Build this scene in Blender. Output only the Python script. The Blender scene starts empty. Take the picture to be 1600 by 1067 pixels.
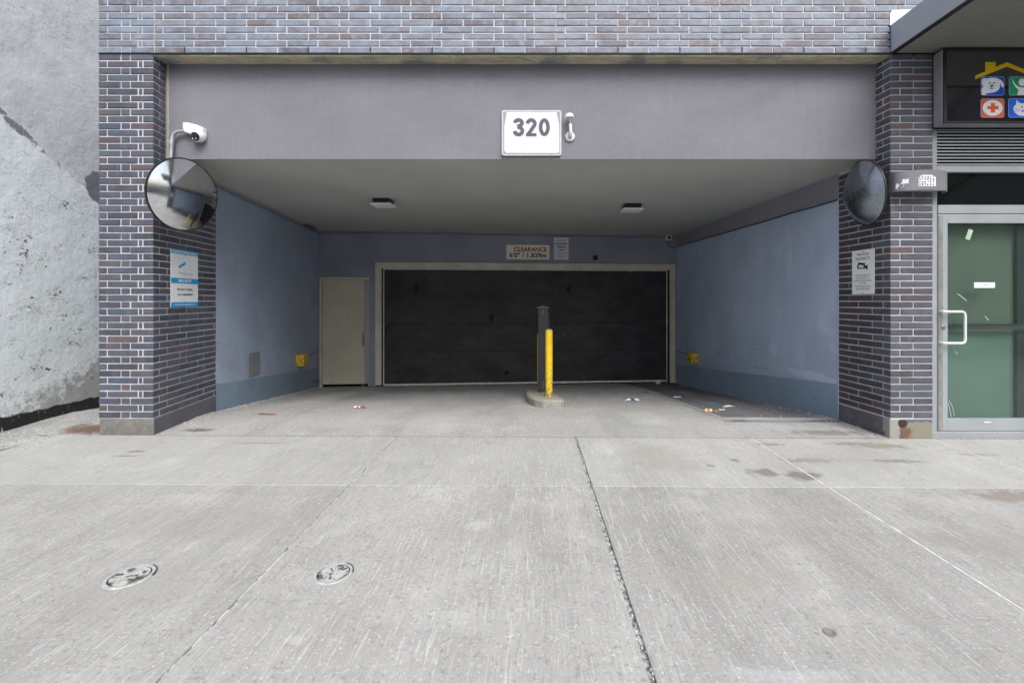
import bpy, bmesh, math, random
from mathutils import Vector, Matrix
R = math.radians
random.seed(11)
scene = bpy.context.scene
COL = scene.collection

# ---------------------------------------------------------------- camera, light, exposure
F, PPM, EYE, VX, VY = 730.0, 160.0, 1.36, 830.0, 468.0       # focal length in px of the 1600 px photo, px per metre on the facade
D = F / PPM                                                   # camera to facade plane (the plane y = 0)
cam_d = bpy.data.cameras.new('camera')
cam = bpy.data.objects.new('camera', cam_d); COL.objects.link(cam)
cam.location = (0, -D, EYE); cam.rotation_euler = (R(90), 0, 0)
cam_d.sensor_width = 36; cam_d.lens = F / 1600 * 36
cam_d.shift_x = -(VX - 800) / 1600; cam_d.shift_y = -(533.5 - VY) / 1600
cam_d.clip_start = 0.05; cam_d.clip_end = 600
scene.camera = cam
w = bpy.data.worlds.new('World'); scene.world = w; w.use_nodes = True
wn = w.node_tree; bg = wn.nodes['Background']
sky = wn.nodes.new('ShaderNodeTexSky'); sky.sky_type = 'NISHITA'; sky.sun_disc = False
SUN_EL, SUN_AZ = 48, 160
sky.sun_elevation = R(SUN_EL); sky.sun_rotation = R(SUN_AZ)
sky.dust_density = 3.0; sky.air_density = 1.0
hs = wn.nodes.new('ShaderNodeHueSaturation'); hs.inputs['Saturation'].default_value = 0.42
wn.links.new(sky.outputs[0], hs.inputs['Color']); wn.links.new(hs.outputs[0], bg.inputs[0])
bg.inputs[1].default_value = 0.15
sd = bpy.data.lights.new('sun', 'SUN'); sd.energy = 1.1; sd.angle = R(35); sd.color = (1, 0.97, 0.93)
sun = bpy.data.objects.new('sun', sd); COL.objects.link(sun)
el, az = R(SUN_EL), R(SUN_AZ)
sdir = Vector((math.sin(az) * math.cos(el), math.cos(az) * math.cos(el), math.sin(el)))
sun.rotation_euler = (-sdir).to_track_quat('-Z', 'Y').to_euler()
sun.location = (0, -8, 12)
scene.view_settings.view_transform = 'Standard'; scene.view_settings.look = 'None'
scene.view_settings.exposure = 0.88; scene.view_settings.gamma = 1.0
scene.view_settings.use_curve_mapping = False
scene.render.engine = 'CYCLES'
scene.cycles.max_bounces = 12; scene.cycles.diffuse_bounces = 6; scene.cycles.use_denoising = True
scene.cycles.caustics_reflective = False; scene.cycles.caustics_refractive = False

# ---------------------------------------------------------------- measured geometry
def P(px, py, Y):                                             # photo pixel on the plane y = Y
    s = F / (D + Y)
    return Vector(((px - VX) / s, Y, EYE - (py - VY) / s))
XLC, XRC = (239.5 - VX) / PPM, (1391.2 - VX) / PPM            # pillar corners
BL = Vector(((497 - VX) / 78, F / 78 - D)); BR = Vector(((1057 - VX) / 73, F / 73 - D))
def on_line(A, B, px):                                        # where the column px meets a wall line in plan
    dx, dy = B[0] - A[0], B[1] - A[1]; k = px - VX
    t = (F * A[0] - k * (D + A[1])) / (k * dy - F * dx)
    return Vector((A[0] + t * dx, A[1] + t * dy))
LA, RA = Vector((XLC, 0)), Vector((XRC, 0))
LE = on_line(LA, BL, 337.5); RE = on_line(RA, BR, 1310.5)     # inner ends of the brick pillar sides
def XL(Y): return XLC + (BL.x - XLC) * Y / BL.y
def XR(Y): return XRC + (BR.x - XRC) * Y / BR.y
def yb(X): return BL.y + (X - BL.x) * (BR.y - BL.y) / (BR.x - BL.x)
def gz(X, Y):
    z0 = 0.035 - 0.0043 * (X + 3.7)
    if Y <= 0.8: return z0
    zb = -0.396 + (X - BL.x) * (-0.4345 + 0.396) / (BR.x - BL.x)
    return z0 + (zb - z0) * min(1.1, (Y - 0.8) / (yb(X) - 0.8))
def gp(px, py, up=0.0):                                       # photo pixel on the ground
    lo, hi = -4.0, 5.4
    for _ in range(50):
        m = (lo + hi) / 2; p = P(px, py, m)
        if p.z > gz(p.x, m) + up: lo = m
        else: hi = m
    p = P(px, py, lo); return Vector((p.x, p.y, gz(p.x, lo) + up))
def sb(px): return 78 - 5 * (px - 497) / 560
def BK(px, py=None, off=0.0):                                 # on the back wall
    s = sb(px); p = Vector(((px - VX) / s, F / s - D, 0 if py is None else EYE - (py - VY) / s))
    return p + NB * off
NB = Vector(((BR.y - BL.y), -(BR.x - BL.x), 0)).normalized()  # back wall normal, towards the street
UB = Vector((BR.x - BL.x, BR.y - BL.y, 0)).normalized()
def wallpt(A, B, px, py):
    q = on_line(A, B, px); s = F / (D + q.y)
    return Vector((q.x, q.y, EYE - (py - VY) / s))
HY = F / 154 - D                                              # header plane
HZ0, HZ1 = EYE + 219 / 154, 3.76
Z0B = 0.2; ZT = 3.76; NC = 53; CP = (ZT - Z0B) / NC           # brick courses

# ---------------------------------------------------------------- mesh builder
class MB:
    def __init__(s): s.v = []; s.f = []; s.mi = []; s.cur = 0
    def poly(s, pts, ):
        n = len(s.v); s.v += [tuple(p) for p in pts]; s.f.append(tuple(range(n, n + len(pts)))); s.mi.append(s.cur); return s
    def prism(s, plan, z0, z1):                               # plan counterclockwise; z0/z1 number or list
        n = len(plan); b = len(s.v)
        zz0 = z0 if isinstance(z0, (list, tuple)) else [z0] * n
        zz1 = z1 if isinstance(z1, (list, tuple)) else [z1] * n
        s.v += [(p[0], p[1], zz0[i]) for i, p in enumerate(plan)] + [(p[0], p[1], zz1[i]) for i, p in enumerate(plan)]
        s.f.append(tuple(b + i for i in reversed(range(n)))); s.f.append(tuple(b + n + i for i in range(n)))
        for i in range(n):
            j = (i + 1) % n; s.f.append((b + i, b + j, b + n + j, b + n + i))
        s.mi += [s.cur] * (n + 2); return s
    def box(s, x0, x1, y0, y1, z0, z1): return s.prism([(x0, y0), (x1, y0), (x1, y1), (x0, y1)], z0, z1)
    def obox(s, o, u, v, n, a0, a1, b0, b1, c0, c1):          # box in a frame: origin o, axes u (a), v (b), n (c)
        pts = [o + u * a + v * b + n * c for c in (c0, c1) for a, b in ((a0, b0), (a1, b0), (a1, b1), (a0, b1))]
        b_ = len(s.v); s.v += [tuple(p) for p in pts]
        for q in ((3, 2, 1, 0), (4, 5, 6, 7), (0, 1, 5, 4), (1, 2, 6, 5), (2, 3, 7, 6), (3, 0, 4, 7)): s.f.append(tuple(b_ + i for i in q)); s.mi.append(s.cur)
        return s
    def extr(s, o, u, v, n, pts2, c0, c1):                    # 2D outline extruded along n
        k = len(pts2); b = len(s.v)
        s.v += [tuple(o + u * p[0] + v * p[1] + n * c0) for p in pts2] + [tuple(o + u * p[0] + v * p[1] + n * c1) for p in pts2]
        s.f.append(tuple(b + i for i in reversed(range(k)))); s.f.append(tuple(b + k + i for i in range(k)))
        for i in range(k):
            j = (i + 1) % k; s.f.append((b + i, b + j, b + k + j, b + k + i))
        s.mi += [s.cur] * (k + 2); return s
    def tube(s, path, r, n=10, caps=True):
        path = [Vector(p) for p in path]; rr = r if isinstance(r, (list, tuple)) else [r] * len(path)
        b = len(s.v); up = None
        for i, p in enumerate(path):
            t = (path[min(i + 1, len(path) - 1)] - path[max(i - 1, 0)]).normalized()
            if up is None: up = Vector((0, 0, 1)) if abs(t.z) < 0.9 else Vector((1, 0, 0))
            a = t.cross(up).normalized(); c = a.cross(t).normalized(); up = c
            for k in range(n):
                an = 2 * math.pi * k / n; s.v.append(tuple(p + (a * math.cos(an) + c * math.sin(an)) * rr[i]))
        for i in range(len(path) - 1):
            for k in range(n):
                k2 = (k + 1) % n; s.f.append((b + i * n + k, b + i * n + k2, b + (i + 1) * n + k2, b + (i + 1) * n + k)); s.mi.append(s.cur)
        if caps:
            s.f.append(tuple(b + k for k in reversed(range(n)))); e = b + (len(path) - 1) * n
            s.f.append(tuple(e + k for k in range(n))); s.mi += [s.cur] * 2
        return s
    def lathe(s, o, axis, prof, n=32):                        # prof: list of (radius, height along axis)
        axis = Vector(axis).normalized(); o = Vector(o)
        a = axis.orthogonal().normalized(); c = axis.cross(a)
        b = len(s.v)
        for (r_, h) in prof:
            for k in range(n):
                an = 2 * math.pi * k / n; s.v.append(tuple(o + axis * h + (a * math.cos(an) + c * math.sin(an)) * max(r_, 1e-5)))
        for i in range(len(prof) - 1):
            for k in range(n):
                k2 = (k + 1) % n; s.f.append((b + i * n + k, b + i * n + k2, b + (i + 1) * n + k2, b + (i + 1) * n + k)); s.mi.append(s.cur)
        s.f.append(tuple(b + k for k in reversed(range(n)))); e = b + (len(prof) - 1) * n
        s.f.append(tuple(e + k for k in range(n))); s.mi += [s.cur] * 2
        return s
    def mesh(s, name, mats, bevel=0, smooth=False):
        me = bpy.data.meshes.new(name); me.from_pydata(s.v, [], s.f)
        for m in (mats if isinstance(mats, (list, tuple)) else [mats]): me.materials.append(m)
        for p, i in zip(me.polygons, s.mi): p.material_index = i
        bm = bmesh.new(); bm.from_mesh(me)
        bmesh.ops.recalc_face_normals(bm, faces=bm.faces)
        if bevel: bmesh.ops.bevel(bm, geom=bm.edges[:], offset=bevel, segments=1, affect='EDGES', profile=0.5)
        bm.to_mesh(me); bm.free()
        if smooth:
            for p in me.polygons: p.use_smooth = True
            try: me.set_sharp_from_angle(angle=R(38))
            except Exception: pass
        return me
WM = {}                                                       # world matrices of parents (all are pure translations)
def link(o, parent=None, loc=(0, 0, 0)):
    COL.objects.link(o); o.location = loc
    if parent is not None:
        o.parent = parent; o.matrix_parent_inverse = Matrix.Translation(-WM[parent.name])
        WM[o.name] = Vector(loc)
    else: WM[o.name] = Vector(loc)
    return o
def obj(name, mb, mat, parent=None, bevel=0, smooth=False, loc=(0, 0, 0), label=None, kind=None):
    marks = getattr(mb, 'marks', [])
    if len(marks) + (0 if marks and marks[-1][1] == len(mb.f) else 1) > 1 and name == 'lettering':       # one part per line of text
        marks = marks + ([(len(mb.v), len(mb.f))] if marks[-1][1] < len(mb.f) else []); v0 = f0 = 0
        for v1, f1 in marks:
            q = MB(); q.v = mb.v[v0:v1]; q.f = [tuple(i - v0 for i in f) for f in mb.f[f0:f1]]; q.mi = [0] * len(q.f)
            obj(name if len(q.f) > 6 else 'rule_line', q, mat, parent); v0, f0 = v1, f1
        return
    me = mb if isinstance(mb, bpy.types.Mesh) else mb.mesh(name, mat, bevel, smooth)
    o = link(bpy.data.objects.new(name, me), parent, loc)
    if label: o['label'] = label
    if kind: o['kind'] = kind
    return o
def thing(name, label, cat, loc, group=None):
    o = bpy.data.objects.new(name, None); o.empty_display_size = 0.1
    link(o, None, Vector(loc)); o['label'] = label; o['category'] = cat
    if group: o['group'] = group
    return o
def tag(o, label, cat, group=None):
    o['label'] = label; o['category'] = cat
    if group: o['group'] = group
    return o

# ---------------------------------------------------------------- materials
class M:
    def __init__(s, name, rough=0.8, spec=0.35, metal=0.0):
        s.m = bpy.data.materials.new(name); s.m.use_nodes = True; s.nt = s.m.node_tree
        s.b = s.nt.nodes['Principled BSDF']
        s.set('Roughness', rough); s.set('Specular IOR Level', spec); s.set('Metallic', metal)
        s.geo = s.nt.nodes.new('ShaderNodeNewGeometry'); s.pos = s.geo.outputs['Position']
    def n(s, t): return s.nt.nodes.new(t)
    def put(s, sock, v):
        if isinstance(v, bpy.types.NodeSocket): s.nt.links.new(v, sock)
        elif isinstance(v, (tuple, list)) and len(v) == 3 and sock.type == 'RGBA': sock.default_value = (*v, 1)
        else: sock.default_value = v
    def set(s, k, v): s.put(s.b.inputs[k], v)
    def noise(s, scale, detail=4, rough=0.55, vec=None, dist=0.0):
        q = s.n('ShaderNodeTexNoise'); q.inputs['Scale'].default_value = scale; q.inputs['Detail'].default_value = detail
        q.inputs['Roughness'].default_value = rough; q.inputs['Distortion'].default_value = dist
        s.put(q.inputs['Vector'], vec if vec is not None else s.pos); return q.outputs['Fac']
    def voro(s, scale, vec=None, feature='F1'):
        q = s.n('ShaderNodeTexVoronoi'); q.feature = feature; q.inputs['Scale'].default_value = scale
        s.put(q.inputs['Vector'], vec if vec is not None else s.pos); return q.outputs['Distance']
    def vm(s, op, a, b):
        q = s.n('ShaderNodeVectorMath'); q.operation = op; s.put(q.inputs[0], a); s.put(q.inputs[1], b)
        return q.outputs['Value'] if op in ('LENGTH', 'DOT_PRODUCT') else q.outputs['Vector']
    def scl(s, v): return s.vm('MULTIPLY', s.pos, v)
    def ma(s, op, a, b=0.0, clamp=False):
        q = s.n('ShaderNodeMath'); q.operation = op; q.use_clamp = clamp; s.put(q.inputs[0], a); s.put(q.inputs[1], b); return q.outputs[0]
    def rng(s, v, a, b, c=0.0, d=1.0):
        q = s.n('ShaderNodeMapRange'); q.inputs[1].default_value = a; q.inputs[2].default_value = b
        q.inputs[3].default_value = c; q.inputs[4].default_value = d; s.put(q.inputs[0], v); return q.outputs[0]
    def mix(s, f, a, b, mode='MIX'):
        q = s.n('ShaderNodeMix'); q.data_type = 'RGBA'; q.blend_type = mode
        s.put(q.inputs[0], f); s.put(q.inputs[6], a); s.put(q.inputs[7], b); return q.outputs[2]
    def ramp(s, f, stops, interp='LINEAR'):
        q = s.n('ShaderNodeValToRGB'); q.color_ramp.interpolation = interp; e = q.color_ramp.elements
        while len(e) < len(stops): e.new(0.5)
        for el_, (p, c) in zip(e, stops): el_.position = p; el_.color = (*c, 1)
        s.put(q.inputs[0], f); return q.outputs[0]
    def bump(s, h, strength=0.3, dist=0.01, chain=None):
        q = s.n('ShaderNodeBump'); q.inputs['Strength'].default_value = strength; q.inputs['Distance'].default_value = dist
        s.put(q.inputs['Height'], h)
        if chain is not None: s.put(q.inputs['Normal'], chain)
        s.put(s.b.inputs['Normal'], q.outputs[0]); return q.outputs[0]
    def blob(s, c, r_, wob=0.5, scale=None, soft=0.25):
        wob = wob * 1.3; scale = max(scale or 0, min(30, 1.1 / min(r_)))        # an irregular patch: 1 inside, 0 outside
        d = s.vm('DIVIDE', s.vm('SUBTRACT', s.pos, tuple(c)), tuple(r_))
        l = s.vm('LENGTH', d, (0, 0, 0))
        l = s.ma('ADD', l, s.ma('MULTIPLY', s.ma('SUBTRACT', s.noise(scale, 5, 0.6), 0.5), wob * 2))
        return s.rng(l, 1.0, 1.0 - soft)
    def sep(s):
        q = s.n('ShaderNodeSeparateXYZ'); s.put(q.inputs[0], s.pos); return q.outputs
    def rnd(s): return s.n('ShaderNodeObjectInfo').outputs['Random']

def plain(name, col, rough=0.6, spec=0.4, metal=0.0, var=0.12, scale=9.0, bump=0.08, bscale=120, dirt=None):
    m = M(name, rough, spec, metal)
    lo = tuple(c * (1 - var) for c in col); hi = tuple(min(1, c * (1 + var)) for c in col)
    c = m.mix(m.rng(m.noise(scale, 5, 0.6), 0.3, 0.7), lo, hi)
    if dirt: c = m.mix(m.ma('MULTIPLY', m.rng(m.noise(scale * 4, 6, 0.7), 0.55, 0.75), dirt[3]), c, dirt[:3])
    m.set('Base Color', c)
    if bump: m.bump(m.noise(bscale, 3), bump, 0.003)
    m.set('Roughness', m.rng(m.noise(scale * 2, 3), 0.3, 0.7, rough * 0.85, min(1, rough * 1.15)))
    return m.m

def brick_mat(name, stops, blotch, rough, spec=0.5, bl=0.5, speck=(0.45, 0.45, 0.48), sp=0.35, dk=0.3, dkc=(0.06, 0.055, 0.07)):
    m = M(name, rough, spec)
    rn = m.rnd()
    base = m.ramp(rn, stops, 'CONSTANT')
    off = m.n('ShaderNodeCombineXYZ'); m.put(off.inputs[0], m.ma('MULTIPLY', rn, 37.0)); m.put(off.inputs[2], m.ma('MULTIPLY', rn, 91.0))
    v = m.vm('ADD', m.pos, off.outputs[0])
    f = m.ma('MULTIPLY', m.rng(m.noise(7, 4, 0.6, v, 0.8), 0.45, 0.62), bl)
    c = m.mix(f, base, blotch)
    c = m.mix(m.ma('MULTIPLY', m.rng(m.noise(5, 3, 0.55, m.vm('ADD', v, (7, 3, 5)), 0.6), 0.53, 0.60), dk), c, dkc)
    c = m.mix(m.ma('MULTIPLY', m.rng(m.noise(90, 4, 0.7, v), 0.35, 0.75), 0.35), c, (0.02, 0.02, 0.025), 'MIX')
    c = m.mix(m.ma('MULTIPLY', m.rng(m.noise(240, 2, 0.5, v), 0.62, 0.75), sp), c, speck)
    c = m.mix(m.ma('MULTIPLY', m.rng(m.noise(1.6, 6, 0.7), 0.45, 0.7), 0.35), c, (0.045, 0.045, 0.055))
    c = m.mix(m.ma('MULTIPLY', m.rng(m.noise(11, 5, 0.7, m.scl((1, 1, 0.18))), 0.60, 0.75), 0.35), c, (0.30, 0.30, 0.33))
    chip = m.ma('MULTIPLY', m.rng(m.noise(38, 5, 0.7), 0.665, 0.69), 0.75)
    c = m.mix(chip, c, (0.42, 0.41, 0.42))
    m.set('Base Color', c)
    m.set('Roughness', m.rng(m.noise(30, 3, 0.5, v), 0.3, 0.7, rough - 0.1, rough + 0.15))
    b = m.bump(m.noise(150, 4, 0.6, v), 0.35, 0.003)
    m.bump(m.noise(22, 3, 0.5, v), 0.25, 0.006, b)
    return m.m
brick_pillar = brick_mat('dark_glazed_brick', [(0, (0.063, 0.067, 0.093)), (0.22, (0.084, 0.092, 0.123)), (0.45, (0.102, 0.105, 0.136)),
    (0.62, (0.075, 0.092, 0.136)), (0.76, (0.117, 0.106, 0.118)), (0.88, (0.090, 0.122, 0.164)), (0.95, (0.138, 0.096, 0.101))], (0.120, 0.134, 0.177), 0.5)
brick_upper = brick_mat('mottled_sky_sheen_brick', [(0, (0.194, 0.212, 0.264)), (0.2, (0.146, 0.151, 0.186)), (0.36, (0.218, 0.249, 0.313)), (0.5, (0.175, 0.155, 0.173)),
    (0.62, (0.228, 0.236, 0.283)), (0.74, (0.161, 0.131, 0.137)), (0.83, (0.194, 0.236, 0.304)), (0.93, (0.117, 0.117, 0.146))], (0.262, 0.319, 0.410), 0.5,
    bl=0.75, speck=(0.641, 0.696, 0.737), sp=0.55, dk=0.6, dkc=(0.17, 0.155, 0.185))  # sky sheen on the glaze is mixed into these lighter, bluer brick colours
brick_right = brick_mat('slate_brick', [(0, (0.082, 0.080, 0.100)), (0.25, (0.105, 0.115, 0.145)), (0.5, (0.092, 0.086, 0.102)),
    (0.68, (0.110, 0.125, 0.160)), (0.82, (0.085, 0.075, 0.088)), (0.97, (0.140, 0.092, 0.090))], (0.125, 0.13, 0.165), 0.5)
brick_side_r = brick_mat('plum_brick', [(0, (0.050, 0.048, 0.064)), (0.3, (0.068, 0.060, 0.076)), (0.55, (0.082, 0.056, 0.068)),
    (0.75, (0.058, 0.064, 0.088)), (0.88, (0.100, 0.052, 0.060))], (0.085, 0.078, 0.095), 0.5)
mm = M('mortar', 0.95, 0.1)
cm_ = mm.mix(mm.rng(mm.noise(9, 7, 0.7), 0.3, 0.7), (0.47, 0.465, 0.50), (0.64, 0.635, 0.665))
mm.set('Base Color', mm.mix(mm.ma('MULTIPLY', mm.rng(mm.noise(2.2, 6, 0.7), 0.5, 0.68), 0.28), cm_, (0.24, 0.24, 0.26)))
mm.bump(mm.noise(300, 4), 0.4, 0.003); mortar = mm.m
skirt_m = M('painted_concrete_skirt', 0.75, 0.3)
c = skirt_m.mix(skirt_m.rng(skirt_m.noise(6, 5, 0.6), 0.35, 0.65), (0.10, 0.10, 0.125), (0.145, 0.14, 0.165))
c = skirt_m.mix(skirt_m.rng(skirt_m.noise(9, 6, 0.65), 0.62, 0.66), c, (0.30, 0.29, 0.25))
rp = P(1412, 672, 0)
c = skirt_m.mix(skirt_m.blob((3.80, 0, 0.05), (0.18, 0.5, 0.13), 0.5, 9, 0.1), c, (0.25, 0.235, 0.19))
c = skirt_m.mix(skirt_m.blob((3.54, 0, 0.10), (0.07, 0.12, 0.16), 0.4, 14, 0.1), c, (0.32, 0.31, 0.28))
c = skirt_m.mix(skirt_m.blob((3.66, 0, 0.05), (0.07, 0.5, 0.10), 0.9, 22, 0.5), c, (0.17, 0.10, 0.065))
c = skirt_m.mix(skirt_m.blob((3.63, 0, 0.15), (0.05, 0.5, 0.045), 0.2, 14, 0.15), c, (0.05, 0.03, 0.03))
skirt_m.set('Base Color', c); skirt_m.bump(skirt_m.noise(60, 5, 0.7), 0.4, 0.005)
skirt_l = M('bare_concrete_skirt', 0.85, 0.2)
c = skirt_l.mix(skirt_l.rng(skirt_l.noise(8, 6, 0.6), 0.35, 0.65), (0.15, 0.145, 0.135), (0.22, 0.215, 0.20))
c = skirt_l.mix(skirt_l.rng(skirt_l.noise(70, 3, 0.6), 0.62, 0.7), c, (0.4, 0.4, 0.38))
skirt_l.set('Base Color', c); skirt_l.bump(skirt_l.noise(70, 5, 0.7), 0.4, 0.004)
skirt_ls = plain('purple_grey_skirt_paint', (0.125, 0.12, 0.145), 0.75, 0.25, var=0.18, scale=5, bump=0.25, bscale=70, dirt=(0.3, 0.29, 0.25, 0.25))

def stucco(name, a, b, tint=None, bs=220, strength=0.5):
    m = M(name, 0.9, 0.2)
    c = m.mix(m.rng(m.noise(1.1, 5, 0.6, m.scl((1, 1, 1.6))), 0.3, 0.7), a, b)
    c = m.mix(m.ma('MULTIPLY', m.rng(m.noise(260, 2, 0.5), 0.35, 0.7), 0.22), c, (0.55, 0.54, 0.56))
    c = m.mix(m.ma('MULTIPLY', m.rng(m.noise(18, 2, 0.6, m.scl((1, 1, 0.12))), 0.5, 0.8), 0.16), c, tint or (0.2, 0.2, 0.2))
    c = m.mix(m.ma('MULTIPLY', m.rng(m.noise(0.9, 6, 0.7, m.scl((1, 1, 2.2))), 0.5, 0.66), 0.22), c, tint or (0.2, 0.2, 0.2))
    c = m.mix(m.ma('MULTIPLY', m.rng(m.noise(45, 5, 0.75), 0.68, 0.72), 0.3), c, (0.4, 0.39, 0.42))
    m.set('Base Color', c); h = m.bump(m.noise(bs, 3, 0.6), strength, 0.004); m.bump(m.noise(9, 3), 0.15, 0.01, h)
    return m.m
header_m = stucco('purple_grey_stucco', (0.165, 0.162, 0.190), (0.200, 0.196, 0.226), (0.15, 0.147, 0.155), 150, 0.9)
soffit_m = stucco('olive_grey_soffit', (0.165, 0.165, 0.15), (0.20, 0.20, 0.18), (0.13, 0.13, 0.13), 160, 0.3)
ceil_m = stucco('grey_ceiling_paint', (0.40, 0.405, 0.385), (0.46, 0.465, 0.445), (0.30, 0.30, 0.30), 60, 0.25)
lint = M('tan_lintel', 0.9, 0.2)
c = lint.mix(lint.rng(lint.noise(5, 6, 0.65, lint.scl((1, 3, 1))), 0.3, 0.7), (0.30, 0.29, 0.22), (0.58, 0.52, 0.38))
c = lint.mix(lint.rng(lint.noise(2.4, 4, 0.6), 0.5, 0.62), c, (0.24, 0.24, 0.22))
lint.set('Base Color', c); lint.bump(lint.noise(40, 5), 0.4, 0.006); lintel_m = lint.m
trim_m = plain('cream_caulk', (0.36, 0.34, 0.28), 0.8, 0.2, var=0.3, scale=14, bump=0.3)

def bluewall(name, A, Bk, zfront, zback, patches, gain=1.0):
    m = M(name, 0.55, 0.35); X, Y, Z = m.sep()
    k = (zback - zfront) / (Bk.y - 0.7)
    hgt = m.ma('SUBTRACT', Z, m.ma('ADD', m.ma('MULTIPLY', m.ma('SUBTRACT', Y, 0.7), k), zfront))
    c = m.mix(m.rng(m.noise(1.3, 5, 0.6), 0.3, 0.7), (0.30, 0.37, 0.49), (0.36, 0.43, 0.56))
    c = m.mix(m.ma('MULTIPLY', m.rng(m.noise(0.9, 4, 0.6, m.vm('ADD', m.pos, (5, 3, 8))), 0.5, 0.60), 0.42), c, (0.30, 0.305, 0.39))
    c = m.mix(m.ma('MULTIPLY', m.rng(m.noise(2.6, 5, 0.6, m.vm('ADD', m.pos, (1, 7, 2))), 0.56, 0.62), 0.4), c, (0.37, 0.47, 0.58))
    for (pc, pr, col, a) in patches:
        c = m.mix(m.ma('MULTIPLY', m.blob(pc, pr, 0.55, 5, 0.3), a), c, col)
    band = m.rng(m.ma('ADD', hgt, m.ma('MULTIPLY', m.ma('SUBTRACT', m.noise(4, 3), 0.5), 0.012)), 0.006, -0.006)
    c = m.mix(band, c, m.mix(m.rng(m.noise(2, 5), 0.3, 0.7), (0.18, 0.25, 0.33), (0.23, 0.30, 0.39)))
    c = m.mix(m.ma('MULTIPLY', m.rng(m.noise(70, 4, 0.7), 0.66, 0.72), 0.35), c, (0.09, 0.09, 0.11))
    scf = m.ma('MULTIPLY', m.rng(m.noise(6, 6, 0.75, m.scl((1, 0.25, 2.5)), 0.5), 0.60, 0.68), m.rng(hgt, 0.9, 0.1)); c = m.mix(m.ma('MULTIPLY', scf, 0.5), c, (0.12, 0.12, 0.14))
    c = m.mix(m.ma('MULTIPLY', m.rng(m.noise(16, 3, 0.6, m.scl((1, 1, 0.08))), 0.60, 0.72), 0.18), c, (0.20, 0.20, 0.24))
    c = m.mix(1.0, c, (gain, gain, gain), 'MULTIPLY')
    m.set('Base Color', c); h = m.bump(m.noise(5, 4, 0.6), 0.25, 0.02); m.bump(m.noise(130, 3), 0.15, 0.003, h)
    m.set('Roughness', m.rng(m.noise(3, 4), 0.3, 0.7, 0.42, 0.68)); return m.m
def wp(px, py): return wallpt(RA, BR, px, py)
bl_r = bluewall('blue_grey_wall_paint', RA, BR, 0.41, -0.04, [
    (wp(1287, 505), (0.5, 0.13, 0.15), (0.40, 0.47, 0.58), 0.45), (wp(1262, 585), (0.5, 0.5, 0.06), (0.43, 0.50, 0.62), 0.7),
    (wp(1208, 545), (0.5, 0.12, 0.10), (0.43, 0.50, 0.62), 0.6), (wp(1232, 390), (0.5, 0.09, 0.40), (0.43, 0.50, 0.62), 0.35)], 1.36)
bl_l = bluewall('blue_grey_wall_paint_dim', LA, BL, 0.37, -0.01, [
    (wallpt(LA, BL, 362, 570), (0.5, 0.13, 0.10), (0.28, 0.31, 0.39), 0.6), (wallpt(LA, BL, 350, 480), (0.5, 0.14, 0.2), (0.38, 0.43, 0.53), 0.5)], 1.14)  # same paint, lower gain: weaker light on the left wall put into the colour
back_m = plain('slate_back_wall_paint', (0.30, 0.31, 0.39), 0.7, 0.3, var=0.15, scale=1.6, bump=0.2, bscale=90, dirt=(0.1, 0.1, 0.12, 0.3))
bandup_m = plain('dull_violet_paint_band', (0.27, 0.27, 0.32), 0.7, 0.3, var=0.08, scale=2)

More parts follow.
